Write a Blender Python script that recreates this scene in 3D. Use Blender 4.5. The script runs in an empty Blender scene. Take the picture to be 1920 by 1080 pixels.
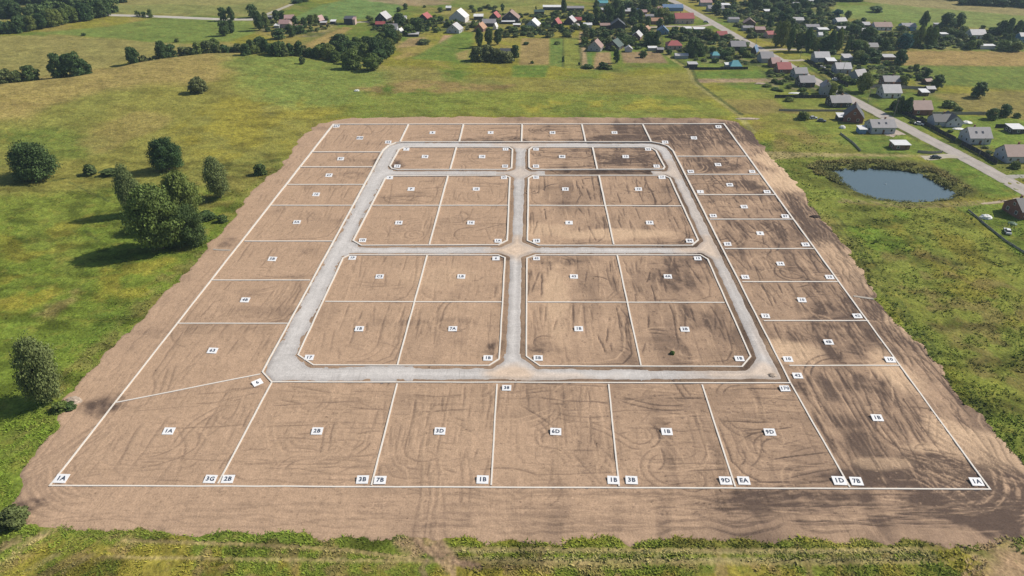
import bpy, math, random
import numpy as np
from mathutils import Vector
R = random.Random(7)
NR = np.random.RandomState(11)
S = bpy.context.scene
# ------------------------------------------------------------------ camera
CAMH, PITCH, FPX = 110.0, math.radians(31.7), 1280.0
cam_d = bpy.data.cameras.new('camera'); cam = bpy.data.objects.new('camera', cam_d)
S.collection.objects.link(cam); S.camera = cam
cam.location = (0, 0, CAMH); cam.rotation_euler = (math.pi/2 - PITCH, 0, 0)
cam_d.sensor_width = 36; cam_d.lens = 24; cam_d.clip_start = 1; cam_d.clip_end = 12000
# ------------------------------------------------------------------ light
SUN_AZ, SUN_EL = math.radians(73), math.radians(42)
world = bpy.data.worlds.new('World'); S.world = world; world.use_nodes = True
wn = world.node_tree; bgn = wn.nodes['Background']
sky = wn.nodes.new('ShaderNodeTexSky'); sky.sky_type = 'NISHITA'; sky.sun_disc = False
sky.sun_elevation = SUN_EL; sky.sun_rotation = SUN_AZ; sky.altitude = 200
sky.air_density = 1.0; sky.dust_density = 1.2
wn.links.new(sky.outputs[0], bgn.inputs[0]); bgn.inputs[1].default_value = 0.092
sd = bpy.data.lights.new('sun', 'SUN'); sun = bpy.data.objects.new('sun', sd); S.collection.objects.link(sun)
sd.energy = 5.0; sd.angle = math.radians(0.5); sd.color = (1.0, 0.93, 0.82)
sv = Vector((math.sin(SUN_AZ)*math.cos(SUN_EL), math.cos(SUN_AZ)*math.cos(SUN_EL), math.sin(SUN_EL)))
sun.rotation_euler = sv.to_track_quat('Z', 'Y').to_euler(); sun.location = (300, 100, 300)
S.view_settings.view_transform = 'Standard'; S.view_settings.look = 'None'
S.view_settings.exposure = 0.0; S.view_settings.gamma = 1.0; S.view_settings.use_curve_mapping = False
S.render.engine = 'CYCLES'
S.cycles.max_bounces = 5; S.cycles.diffuse_bounces = 2; S.cycles.glossy_bounces = 2; S.cycles.transparent_max_bounces = 6
S.cycles.volume_bounces = 0
COL = S.collection
# ------------------------------------------------------------------ numpy helpers
def hashn(ix, iy, seed):
    h = (ix.astype(np.int64)*374761393 + iy.astype(np.int64)*668265263 + seed*1442695041) & 0xffffffff
    h = ((h ^ (h >> 13))*1274126177) & 0xffffffff
    h = h ^ (h >> 16)
    return (h & 0xffff)/65535.0
def vnoise(x, y, seed=0):
    ix = np.floor(x); iy = np.floor(y); fx = x-ix; fy = y-iy
    fx = fx*fx*(3-2*fx); fy = fy*fy*(3-2*fy)
    a = hashn(ix, iy, seed); b = hashn(ix+1, iy, seed); c = hashn(ix, iy+1, seed); d = hashn(ix+1, iy+1, seed)
    return (a*(1-fx)+b*fx)*(1-fy)+(c*(1-fx)+d*fx)*fy
def fbm(x, y, scale, octv=4, seed=0, gain=0.5):
    x = np.asarray(x, float)/scale; y = np.asarray(y, float)/scale
    s = 0; a = 1; t = 0
    for o in range(octv):
        ca, sa = math.cos(o*1.3), math.sin(o*1.3)
        s = s + a*vnoise(x*ca-y*sa+o*17.3, x*sa+y*ca-o*9.1, seed+o*31); t += a; a *= gain
        x = x*2.03; y = y*2.03
    return s/t
def sstep(a, b, x):
    t = np.clip((x-a)/(b-a), 0, 1); return t*t*(3-2*t)
SP, CP = math.sin(PITCH), math.cos(PITCH)
def unp(px, py, z=0.0):
    "point on the plane at height z under a spot of the photograph"
    u = (px-960)/FPX; v = (py-540)/FPX
    t = (CAMH-z)/(SP+v*CP)
    return t*u, t*(CP-v*SP)
def pxm(py, z=0.0):
    "pixels per metre at that row"
    return FPX/((CAMH-z)/(SP+(py-540)/FPX*CP))
def W(pts): return np.array([unp(a, b) for a, b in pts])
def seg_d2(X, Y, a, b):
    dx, dy = b[0]-a[0], b[1]-a[1]; L = dx*dx+dy*dy+1e-12
    t = np.clip(((X-a[0])*dx+(Y-a[1])*dy)/L, 0, 1)
    return (X-a[0]-t*dx)**2+(Y-a[1]-t*dy)**2
def sdist(X, Y, P):
    "signed distance to polygon, inside positive"
    d = np.full(X.shape, 1e18); ins = np.zeros(X.shape, bool); n = len(P)
    for i in range(n):
        a, b = P[i], P[(i+1) % n]
        d = np.minimum(d, seg_d2(X, Y, a, b))
        if a[1] != b[1]:
            c = ((a[1] > Y) != (b[1] > Y)) & (X < (b[0]-a[0])*(Y-a[1])/(b[1]-a[1])+a[0])
            ins ^= c
    return np.where(ins, 1, -1)*np.sqrt(d)
def ldist(X, Y, P):
    d = np.full(X.shape, 1e18)
    for i in range(len(P)-1): d = np.minimum(d, seg_d2(X, Y, P[i], P[i+1]))
    return np.sqrt(d)
# ------------------------------------------------------------------ layout (photo spots -> ground metres)
OUTER = W([(94,911),(1856,918),(1357,233),(625,234)])
RING_PX = [(492,698),(510,717),(1482,719),(1268,296),(1262,284),(1252,275),(1238,270),(1221,267),(757,267),(742,268.5),(728,274),(718,283)]
RING = W(RING_PX)
BLK = dict(
 A=[(731,312),(748,281),(758,277),(954,277),(961,281),(959,316),(950,319),(745,319),(735,317)],
 B=[(992,281),(998,277),(1208,277),(1222,279),(1230,284),(1246,314),(1243,318.5),(998,319),(992,315)],
 C=[(662,452),(722,336),(731,331),(947,330),(956,334),(951,452),(934,460),(678,461)],
 D=[(989,452),(991,335),(1000,330),(1245,330),(1256,335),(1309,451),(1297,461),(1010,461)],
 E=[(559,666),(643,485),(655,479),(934,479),(947,484),(936,674),(917,686),(588,685)],
 F=[(987,669),(988,485),(1005,479),(1313,479),(1327,487),(1407,669),(1391,688),(1012,687)])
BLKW = {k: W(v) for k, v in BLK.items()}
SITE_PX = [(48,905),(30,940),(62,975),(150,992),(420,1001),(760,1012),(800,1014),(1160,1012),(1500,1016),(1800,1022),(1930,1012),(1960,990),(1960,900),
  (1900,855),(1850,790),(1790,735),(1730,650),(1660,590),(1600,480),(1535,405),(1500,352),(1470,318),(1440,290),(1428,272),(1405,245),(1380,228),(1330,222),
  (960,219),(660,221),(600,232),(560,262),(530,310),(480,350),(445,400),(400,450),(380,480),(300,560),(180,690),(130,745),(110,790),(60,868)]
SITE = W(SITE_PX)
POND = W([(1562,318),(1585,316),(1620,315.5),(1660,316),(1705,320),(1735,328),(1755,340),(1775,352),(1791,363),(1780,370),(1740,374),(1690,375),(1650,371),(1625,363),(1602,353),(1585,342),(1572,330)])
# crest of the low hill on the left
CR = [(-300,205),(-120,178),(0,158),(120,146),(250,121),(380,105),(500,101),(580,106),(660,122)]
CRW = np.array([unp(a, b, 6.0) for a, b in CR])
def Hgt(X, Y):
    X = np.asarray(X, float); Y = np.asarray(Y, float)
    yc = np.interp(X, CRW[:, 0], CRW[:, 1]); d = Y-yc
    A = 6.5*(1-sstep(-175, -100, X))*sstep(-900, -500, X)
    hill = A*np.where(d < 0, sstep(-170, 0, d), 1-sstep(0, 34, d))
    m = (1-sstep(-150, -112, X))*(1-sstep(430, 560, Y))
    wob = (fbm(X, Y, 70, 3, 5)-0.5)*5.0*m*sstep(40, 120, Y)
    return hill+wob
def place(px, py):
    z = 0.0
    for _ in range(14):
        x, y = unp(px, py, z); z = 0.5*z+0.5*float(Hgt(x, y))
    x, y = unp(px, py, z); return x, y, float(Hgt(x, y))
# ------------------------------------------------------------------ materials
def mat(name, color=(0.5,0.5,0.5), rough=0.9, attr=None, scales=((1.0, 0.25),), bump=0.0, bscale=2.0, metal=0.0, spec=0.2, tint=None, rand=0.0, streaks=()):
    m = bpy.data.materials.new(name); m.use_nodes = True
    nt = m.node_tree; N = nt.nodes; L = nt.links; bs = N['Principled BSDF']
    bs.inputs['Roughness'].default_value = rough; bs.inputs['Metallic'].default_value = metal
    bs.inputs['Specular IOR Level'].default_value = spec
    tc = N.new('ShaderNodeTexCoord'); co = tc.outputs['Object']
    if attr:
        a = N.new('ShaderNodeAttribute'); a.attribute_name = attr; c = a.outputs['Color']
    else:
        a = N.new('ShaderNodeRGB'); a.outputs[0].default_value = (*color, 1); c = a.outputs[0]
    if tint:   # (colour, noise scale, low, high, max)
        for (tcol, ts, lo, hi, mx) in tint:
            n = N.new('ShaderNodeTexNoise'); n.inputs['Scale'].default_value = ts; n.inputs['Detail'].default_value = 5; L.new(co, n.inputs['Vector'])
            r = N.new('ShaderNodeMapRange'); r.inputs[1].default_value = lo; r.inputs[2].default_value = hi; r.inputs[4].default_value = mx
            L.new(n.outputs[0], r.inputs[0])
            mx_ = N.new('ShaderNodeMix'); mx_.data_type = 'RGBA'; L.new(r.outputs[0], mx_.inputs[0]); L.new(c, mx_.inputs[6]); mx_.inputs[7].default_value = (*tcol, 1)
            c = mx_.outputs[2]
    for i, (s, amt) in enumerate(scales):
        n = N.new('ShaderNodeTexNoise'); n.inputs['Scale'].default_value = s; n.inputs['Detail'].default_value = 4; n.inputs['Roughness'].default_value = 0.6
        L.new(co, n.inputs['Vector'])
        r = N.new('ShaderNodeMapRange'); r.inputs[1].default_value = 0.28; r.inputs[2].default_value = 0.72
        r.inputs[3].default_value = 1-amt; r.inputs[4].default_value = 1+amt; L.new(n.outputs[0], r.inputs[0])
        v = N.new('ShaderNodeVectorMath'); v.operation = 'SCALE'; L.new(c, v.inputs[0]); L.new(r.outputs[0], v.inputs['Scale']); c = v.outputs[0]
    for (sx_, sy_, sc_, lo, hi, amt, dist, msk) in streaks:   # long thin marks pressed or scraped into the surface
        mp = N.new('ShaderNodeMapping'); mp.inputs['Scale'].default_value = (sx_, sy_, 1); L.new(co, mp.inputs['Vector'])
        n = N.new('ShaderNodeTexNoise'); n.inputs['Scale'].default_value = sc_; n.inputs['Detail'].default_value = 2; n.inputs['Distortion'].default_value = dist; L.new(mp.outputs[0], n.inputs['Vector'])
        r = N.new('ShaderNodeMapRange'); r.inputs[1].default_value = lo; r.inputs[2].default_value = hi; r.inputs[3].default_value = 0; r.inputs[4].default_value = amt; L.new(n.outputs[0], r.inputs[0])
        n2 = N.new('ShaderNodeTexNoise'); n2.inputs['Scale'].default_value = msk; n2.inputs['Detail'].default_value = 3; L.new(co, n2.inputs['Vector'])
        r2 = N.new('ShaderNodeMapRange'); r2.inputs[1].default_value = .42; r2.inputs[2].default_value = .62; L.new(n2.outputs[0], r2.inputs[0])
        mu = N.new('ShaderNodeMath'); mu.operation = 'MULTIPLY'; L.new(r.outputs[0], mu.inputs[0]); L.new(r2.outputs[0], mu.inputs[1])
        ad = N.new('ShaderNodeMath'); ad.operation = 'ADD'; ad.inputs[1].default_value = 1; L.new(mu.outputs[0], ad.inputs[0])
        v = N.new('ShaderNodeVectorMath'); v.operation = 'SCALE'; L.new(c, v.inputs[0]); L.new(ad.outputs[0], v.inputs['Scale']); c = v.outputs[0]
    if rand:
        oi = N.new('ShaderNodeObjectInfo'); r = N.new('ShaderNodeMapRange'); r.inputs[3].default_value = 1-rand; r.inputs[4].default_value = 1+rand
        L.new(oi.outputs['Random'], r.inputs[0])
        v = N.new('ShaderNodeVectorMath'); v.operation = 'SCALE'; L.new(c, v.inputs[0]); L.new(r.outputs[0], v.inputs['Scale']); c = v.outputs[0]
    L.new(c, bs.inputs['Base Color'])
    if bump:
        n = N.new('ShaderNodeTexNoise'); n.inputs['Scale'].default_value = bscale; n.inputs['Detail'].default_value = 6; L.new(co, n.inputs['Vector'])
        b = N.new('ShaderNodeBump'); b.inputs['Strength'].default_value = 1.0; b.inputs['Distance'].default_value = bump
        L.new(n.outputs[0], b.inputs['Height']); L.new(b.outputs[0], bs.inputs['Normal'])
    return m
# ------------------------------------------------------------------ mesh helpers
def npmesh(name, V, F, material=None, smooth=False, col=None, domain='POINT'):
    V = np.asarray(V, np.float32); F = np.asarray(F, np.int32)
    me = bpy.data.meshes.new(name); k = F.shape[1]
    me.vertices.add(len(V)); me.vertices.foreach_set('co', V.ravel())
    me.loops.add(F.size); me.loops.foreach_set('vertex_index', F.ravel())
    me.polygons.add(len(F)); me.polygons.foreach_set('loop_start', np.arange(0, F.size, k, dtype=np.int32))
    try: me.polygons.foreach_set('loop_total', np.full(len(F), k, np.int32))
    except Exception: pass
    me.polygons.foreach_set('use_smooth', np.full(len(F), smooth, bool))
    if col is not None:
        at = me.color_attributes.new('Col', 'FLOAT_COLOR', 'POINT')
        c4 = np.ones((len(V), 4), np.float32); c4[:, :3] = col; at.data.foreach_set('color', c4.ravel())
    me.update(calc_edges=True)
    if material: me.materials.append(material)
    return me
def link(name, data, parent=None, loc=None, rz=0.0, scale=None, label=None, cat=None, group=None, kind=None):
    o = bpy.data.objects.new(name, data); COL.objects.link(o)
    if parent: o.parent = parent
    if loc is not None: o.location = loc
    if rz: o.rotation_euler = (0, 0, rz)
    if scale is not None: o.scale = scale
    if label: o['label'] = label
    if cat: o['category'] = cat
    if group: o['group'] = group
    if kind: o['kind'] = kind
    return o
class MB:
    def __init__(s): s.v = []; s.f = []
    def poly(s, pts):
        b = len(s.v); s.v += [tuple(p) for p in pts]; s.f.append(tuple(range(b, b+len(pts))))
    def box(s, x0, y0, z0, x1, y1, z1):
        b = len(s.v)
        s.v += [(x0,y0,z0),(x1,y0,z0),(x1,y1,z0),(x0,y1,z0),(x0,y0,z1),(x1,y0,z1),(x1,y1,z1),(x0,y1,z1)]
        s.f += [tuple(b+i for i in q) for q in ((0,3,2,1),(4,5,6,7),(0,1,5,4),(1,2,6,5),(2,3,7,6),(3,0,4,7))]
    def hexa(s, p):   # 8 corners, bottom then top
        b = len(s.v); s.v += [tuple(q) for q in p]
        s.f += [tuple(b+i for i in q) for q in ((0,3,2,1),(4,5,6,7),(0,1,5,4),(1,2,6,5),(2,3,7,6),(3,0,4,7))]
    def cone(s, x, y, z0, z1, r0, r1, n=7, x1=None, y1=None):
        b = len(s.v); x1 = x if x1 is None else x1; y1 = y if y1 is None else y1
        for i in range(n):
            a = 2*math.pi*i/n; s.v.append((x+r0*math.cos(a), y+r0*math.sin(a), z0))
        for i in range(n):
            a = 2*math.pi*i/n; s.v.append((x1+r1*math.cos(a), y1+r1*math.sin(a), z1))
        for i in range(n): s.f.append((b+i, b+(i+1) % n, b+n+(i+1) % n, b+n+i))
        s.f.append(tuple(b+n+i for i in range(n)))
    def mesh(s, name, m):
        me = bpy.data.meshes.new(name); me.from_pydata(s.v, [], s.f); me.materials.append(m); me.update(); return me
# ------------------------------------------------------------------ THE GROUND
def fan_grid():
    core = np.linspace(-43, 43, 720); a1 = np.linspace(44, 178, 60)
    ang = np.radians(np.concatenate([-a1[::-1], core, a1]))
    r = np.concatenate([np.linspace(4, 52, 8), np.geomspace(56, 1100, 500), np.geomspace(1180, 9000, 14)])
    return ang, r
ang, rr = fan_grid(); NA, NRr = len(ang), len(rr)
A_, R_ = np.meshgrid(ang, rr); GX = (R_*np.sin(A_)).ravel(); GY = (R_*np.cos(A_)).ravel()
inner = sdist(GX, GY, SITE); pin = sdist(GX, GY, POND)
GZ = Hgt(GX, GY) + (fbm(GX, GY, 4.5, 3, 3)-0.5)*0.5*sstep(0.5, 8, -inner)*(GY < 260)*sstep(-1.0, 6, -inner)
edge_g = inner+(fbm(GX, GY, 4.5, 4, 75)-.5)*4.5
GZ = np.where(inner > 0, 0, GZ)-.10*sstep(-.3, .8, edge_g) - 0.5*sstep(.5, 3.0, edge_g)
GZ = GZ - 1.5*sstep(-2.5, 2.0, pin)
# palette
G1 = (.098,.162,.028); G2 = (.135,.180,.033); GY_ = (.222,.215,.034); TN = (.285,.225,.085); OL = (.155,.150,.048); BR = (.27,.185,.10); DK = (.062,.085,.026); LG = (.145,.205,.048); PL=(.25,.24,.10)
gc = np.empty((len(GX), 3)); 
def mixc(c, w): 
    global gc
    w = np.asarray(w)[:, None]; gc = gc*(1-w)+np.array(c)*w
gc[:] = G2
n1 = fbm(GX, GY, 60, 4, 21); n2 = fbm(GX, GY, 18, 4, 22); n3 = fbm(GX, GY, 6, 3, 23); n4 = fbm(GX+0.6*GY, GY*0.35, 25, 4, 24)
mixc(G1, sstep(.45, .62, n2)*0.75); mixc(GY_, sstep(.48, .62, n1)*0.9); mixc(TN, sstep(.50, .68, n4)*0.55); mixc(OL, sstep(.56, .7, n3)*0.4)
def paint(px, c, w=1.0, soft=3.0, rough=0.0, n=None, z=None):
    P = np.array([unp(a, b, z or 0) for a, b in px])
    x0, y0 = P.min(0)-25; x1, y1 = P.max(0)+25
    idx = np.where((GX > x0) & (GX < x1) & (GY > y0) & (GY < y1))[0]
    if not len(idx): return
    s = sdist(GX[idx], GY[idx], P)
    if rough: s = s+(fbm(GX[idx], GY[idx], rough*1.6, 3, 77)-.5)*rough*2
    k = sstep(-soft*.5, soft*.5, s)*w
    if n is not None:
        k = k*sstep(n[1], n[2], (fbm(GX[idx], GY[idx], n[0], 4, 99)))
    gc[idx] = gc[idx]*(1-k[:, None])+np.array(c)*k[:, None]
def stroke(px, c, width, w=1.0, z=0, n=None):
    P = np.array([unp(a, b, z) for a, b in px])
    x0, y0 = P.min(0)-12; x1, y1 = P.max(0)+12
    idx = np.where((GX > x0) & (GX < x1) & (GY > y0) & (GY < y1))[0]
    if not len(idx): return
    d = ldist(GX[idx], GY[idx], P); k = (1-sstep(width*.35, width*.75, d))*w
    if n: k = k*sstep(n[1], n[2], fbm(GX[idx], GY[idx], n[0], 3, 55))
    gc[idx] = gc[idx]*(1-k[:, None])+np.array(c)*k[:, None]
# left hill: dry crest, greener flanks, yellow patches
paint([(-400,420),(-400,150),(0,150),(250,118),(480,100),(600,105),(700,130),(620,200),(560,280),(470,400),(0,400)], (.205,.205,.052), .8, 30)
paint([(-400,280),(-400,150),(0,155),(250,119),(480,102),(440,150),(380,165),(180,185),(60,235)], TN, .75, 14, 14)
paint([(420,125),(620,110),(720,135),(700,190),(560,210),(480,190)], LG, .8, 18, 10)
paint([(300,250),(420,195),(580,185),(640,215),(560,240),(500,300),(330,290)], (.245,.225,.036), .7, 12, 10, n=(14,.42,.6))
paint([(0,250),(120,240),(200,270),(160,300),(60,290)], G1, .6, 12, 10)
paint([(150,250),(260,215),(330,225),(240,275),(170,290)], TN, .5, 10, 8)
paint([(-300,1080),(-300,420),(0,380),(200,350),(420,350),(470,380),(380,500),(200,700),(50,900),(0,1080)], (.130,.182,.028), .8, 14, 8)
paint([(0,440),(160,400),(200,430),(80,480),(0,500)], (.215,.205,.034), .7, 8, 6, n=(9,.4,.6))
paint([(180,500),(330,480),(350,500),(280,570),(210,560)], (.215,.205,.034), .8, 7, 6, n=(7,.38,.55))
paint([(0,510),(90,520),(120,560),(60,570),(0,600)], (.24,.22,.035), .8, 7, 6, n=(7,.38,.55))
paint([(70,590),(140,545),(150,560),(100,600)], (.27,.22,.09), .7, 3, 3)
paint([(120,600),(260,560),(280,590),(180,650),(120,650)], G1, .5, 7, 5, n=(4,.4,.6))
paint([(20,830),(90,720),(180,640),(300,520),(380,470),(360,510),(200,680),(120,760),(50,870)], OL, .75, 3, 4, n=(4,.35,.6))
paint([(350,340),(470,310),(520,320),(440,400),(380,470),(330,470),(370,420)], (.20,.185,.05), .7, 6, 5, n=(5,.35,.6))
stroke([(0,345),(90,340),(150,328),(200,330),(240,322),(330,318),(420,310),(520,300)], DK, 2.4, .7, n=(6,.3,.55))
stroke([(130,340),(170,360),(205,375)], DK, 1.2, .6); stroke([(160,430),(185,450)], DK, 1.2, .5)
# ground in front of the site
paint([(-300,1300),(-300,960),(0,940),(60,985),(500,1005),(1200,1015),(1960,1020),(2300,1020),(2300,1300)], (.135,.175,.030), .9, 6, 3)
paint([(-100,1300),(0,1040),(240,1010),(480,1030),(800,1060),(1300,1040),(1900,1050),(2100,1300)], (.26,.22,.045), .75, 3, 5, n=(5,.42,.6))
paint([(0,1300),(0,1000),(480,1000),(1900,1040),(2100,1300)], (.24,.17,.09), .6, 2, 3, n=(3.2,.54,.68))
for yy, ww in ((1034,.45),(1049,.55)):
    stroke([(830,yy+(-2)),(1200,yy),(1560,yy+1),(1790,yy-3)], (.30,.26,.13), .9, .8)
stroke([(230,1013),(450,1020),(640,1030),(790,1050)], (.28,.23,.10), .8, .7); stroke([(0,1025),(60,1010),(90,1000)], (.32,.24,.14), 1.6, .8)
paint([(1840,1080),(1850,1030),(1960,1010),(2000,1200),(1880,1200)], (.33,.235,.15), .9, 2, 3)
paint([(755,1010),(830,1010),(850,1045),(860,1080),(830,1085),(800,1050)], (.33,.235,.15), .8, 2, 3)
stroke([(800,1030),(900,1062),(1000,1058),(1200,1062)], (.29,.22,.12), 1.2, .5)
# right of the site
paint([(1450,300),(1560,290),(1800,400),(2100,600),(2100,950),(1900,870),(1700,620),(1580,440)], (.150,.182,.036), .85, 8, 5)
paint([(1640,400),(1760,400),(1850,480),(1960,620),(1900,640),(1740,500)], (.205,.19,.034), .7, 6, 6, n=(8,.40,.6))
paint([(1560,400),(1700,400),(1760,470),(1700,500),(1620,470)], (.12,.20,.026), .75, 6, 5, n=(7,.38,.6))
paint([(1640,480),(1740,470),(1960,560),(2000,800),(1880,760),(1720,580)], (.165,.125,.055), .6, 6, 5, n=(6,.42,.6))
paint([(1420,210),(1640,200),(1640,290),(1460,290)], (.19,.195,.045), .7, 6, 5)
paint([(1400,200),(1480,200),(1560,270),(1450,280)], (.20,.15,.06), .6, 6, 6, n=(7,.4,.6))
for o in (0, 9, 20):
    stroke([(1545+o,400),(1610+o,480),(1700+o,610),(1790+o,725),(1860+o,790)], DK, .9, .65, n=(4,.35,.5))
paint([(1740,300),(1800,296),(1900,350),(1925,366),(1860,372),(1800,340)], (.118,.185,.030), .95, 3)
paint([(1780,385),(1850,378),(1960,400),(1990,560),(1900,470),(1830,410)], (.125,.185,.030), .95, 3)
paint([(1440,290),(1560,286),(1740,290),(1740,294),(1560,292),(1450,297)], (.22,.23,.05), .9, 2)
paint([(1428,283),(1520,286.5),(1740,291),(1740,294),(1520,293),(1450,300)], (.36,.29,.17), .6, 1.5, 1.5)
for ply in ([(1545,305),(1620,296),(1740,303),(1800,330),(1835,358),(1800,372),(1700,385),(1600,372),(1560,350)],): paint(ply, (.105,.115,.035), .85, 5, 3)
# fields beyond
RUTS = [[(830,1030-2),(1200,1030),(1560,1031),(1790,1027)],[(800,1052),(1200,1056),(1560,1057),(1770,1053),(1840,1035)],[(0,1042),(300,1046),(640,1050),(800,1052)],[(230,1013),(450,1020),(640,1030),(790,1050)],[(0,1030),(60,1012),(110,1000)],[(1830,1060),(1850,1035),(1900,1015)]]
RUTS += [[(770+9*k,1000),(782+9*k,1018),(800+9*k,1036),(830+6*k,1052),(880+4*k,1062)] for k in range(6)]+[[(800,1050),(790,1066),(800,1085)],[(820,1050),(850,1068),(850,1085)]]
for r_ in RUTS[:6]: stroke(r_, (.30,.25,.12), .75, .65)
for k_, r_ in enumerate(RUTS[6:]): stroke(r_, (.38,.27,.18) if k_ % 2 else (.20,.145,.10), 1.0, .6)
paint([(200,50),(300,33),(470,40),(480,60),(430,78),(330,80),(200,70),(60,62)], LG, .9, 6)
paint([(540,38),(600,10),(680,-8),(760,2),(740,30),(700,36)], (.13,.21,.065), .95, 5)
paint([(-100,70),(60,66),(200,72),(330,82),(440,82),(470,92),(240,116),(120,140),(0,150),(-200,165)], (.23,.215,.075), .9, 6, 4)
paint([(-300,60),(-300,-40),(520,-40),(545,6),(480,30),(200,27),(0,40)], (.24,.235,.09), .85, 10, 10)
paint([(200,8),(420,10),(560,-5),(540,5),(480,26),(200,25)], (.17,.21,.065), .6, 8, 8)
paint([(660,-2),(860,-5),(840,8),(760,10)], (.30,.22,.15), .7, 8, 8)
paint([(540,95),(645,50),(662,52),(600,88)], (.29,.225,.085), .95, 3); paint([(548,86),(600,62),(640,52),(560,90)], OL, .6, 3)
paint([(742,90),(766,72),(800,70),(782,86)], (.28,.21,.11), .9, 3); paint([(820,84),(832,66),(850,66),(836,84)], (.36,.24,.16), .95, 2)
paint([(770,110),(860,60),(890,60),(880,118),(800,112)], (.112,.182,.034), .9, 5)
paint([(735,108),(770,96),(775,104),(745,112)], (.28,.22,.08), .8, 4)
paint([(855,100),(880,92),(878,112),(858,112)], (.28,.22,.09), .8, 4)
paint([(973,122),(978,72),(1030,72),(1030,122)], (.27,.21,.09), .95, 2)
paint([(1030,122),(1031,72),(1056,72),(1056,126)], (.125,.19,.045), .95, 2); paint([(1056,126),(1056,72),(1084,72),(1088,130)], (.18,.21,.045), .95, 2)
paint([(960,145),(960,122),(1030,122),(1022,145)], (.105,.180,.032), .9, 3)
paint([(1112,130),(1118,98),(1144,98),(1146,122)], (.30,.22,.12), .95, 2); paint([(1098,128),(1098,98),(1110,98),(1110,128)], (.10,.19,.05), .9, 2)
paint([(1164,98),(1236,96),(1252,118),(1170,118)], (.26,.185,.115), .9, 3)
paint([(780,170),(900,140),(1080,150),(1300,135),(1330,185),(1120,170),(900,175)], (.20,.19,.055), .7, 8, 6)
paint([(640,165),(780,150),(960,160),(940,172),(700,176)], (.24,.17,.075), .7, 6, 5, n=(9,.38,.55))
paint([(620,220),(700,180),(900,170),(1120,175),(1330,190),(1380,220),(960,217)], (.165,.205,.042), .8, 8, 4)
paint([(960,190),(1240,185),(1300,205),(1000,208)], (.29,.27,.045), .8, 8, 6, n=(12,.42,.58))
stroke([(1000,156),(1080,160),(1180,158),(1290,154),(1340,160)], OL, 3, .6, n=(12,.35,.55))
paint([(1300,134),(1400,132),(1450,134),(1450,147),(1304,147)], (.112,.182,.034), .95, 3)
paint([(1303,148),(1480,147),(1480,154),(1306,155)], (.31,.23,.155), .9, 2)
paint([(1325,170),(1440,168),(1450,185),(1345,186)], (.19,.21,.045), .9, 3); paint([(1345,187),(1450,186),(1480,210),(1390,215)], (.21,.18,.065), .8, 4)
paint([(1430,170),(1545,170),(1590,200),(1480,206)], (.165,.20,.04), .8, 4); paint([(1280,112),(1350,110),(1360,128),(1290,126)], (.14,.20,.045), .9, 3)
paint([(1600,255),(1690,255),(1790,288),(1620,288),(1560,258)], (.122,.178,.034), .9, 4); paint([(1500,226),(1600,230),(1620,250),(1520,252)], (.15,.195,.036), .9, 4)
paint([(1690,96),(2000,96),(2000,126),(1690,122)], (.285,.21,.085), .95, 4, 3); paint([(1610,122),(2050,126),(2150,170),(1900,168),(1780,160),(1700,134)], (.130,.182,.040), .95, 4)
paint([(1740,175),(2150,170),(2150,230),(1900,225),(1800,205)], (.20,.175,.06), .85, 6, 5)
paint([(1640,190),(1720,178),(1760,205),(1720,222),(1660,206)], (.125,.175,.034), .9, 4); paint([(1740,212),(1900,222),(2050,250),(2050,300),(1900,292),(1800,262)], (.135,.20,.034), .95, 4)
paint([(1500,26),(1640,8),(1720,2),(2000,30),(2200,60),(2200,80),(1900,58),(1740,44),(1560,32)], (.16,.21,.062), .95, 6)
paint([(1600,2),(1720,-10),(2100,10),(2100,45),(1900,28),(1740,14)], (.26,.22,.11), .8, 8, 6); paint([(1560,12),(1620,10),(1740,30),(1740,44),(1600,30)], (.15,.22,.055), .7, 6)
paint([(1505,27),(1545,22),(1560,30),(1520,34)], (.14,.23,.045), .9, 3)
paint([(1455,102),(1525,106),(1520,113),(1480,112)], (.20,.215,.045), .9, 2)
paint([(900,16),(1060,5),(1100,14),(1050,30),(940,30)], (.22,.225,.07), .8, 5); paint([(820,2),(1060,-6),(1060,4),(900,14)], (.17,.20,.06), .7, 5)
for pg in ([(1110,0),(1255,-5),(1270,20),(1245,60),(1110,64)],[(1090,60),(1235,60),(1235,92),(1090,92)],[(1250,62),(1380,62),(1440,100),(1420,124),(1270,112)],[(1310,0),(1560,5),(1560,100),(1480,90),(1400,62)],[(1560,50),(1740,60),(1920,80),(1920,93),(1700,92),(1600,98)],
    [(690,36),(940,38),(940,56),(700,62)],[(480,38),(640,44),(600,70),(500,66)],[(1420,122),(1560,150),(1580,175),(1440,165)],[(1500,112),(1600,116),(1640,150),(1580,150)],[(1600,150),(1740,152),(1750,175),(1640,190)]):
    paint(pg, (.055,.078,.026), .85, 6, 4, n=(7,.42,.56)); paint(pg, (.30,.25,.17), .5, 4, 4, n=(4.3,.60,.70))
for l_ in ([(1370,112),(1445,114)],[(1360,120),(1452,123)],[(1290,118),(1352,119)],[(1450,150),(1500,150)],[(1610,128),(1745,130)],[(1620,139),(1740,142)],[(1560,118),(1690,121)],[(1500,100),(1560,104),(1690,99)],[(930,69),(1050,71),(1095,72)],[(1510,121),(1545,146),(1590,170),(1650,205)],[(1590,190),(1650,222),(1720,262)],[(1740,272),(1800,298),(1900,352)]): stroke(l_, DK, 2.2, .8)
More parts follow.
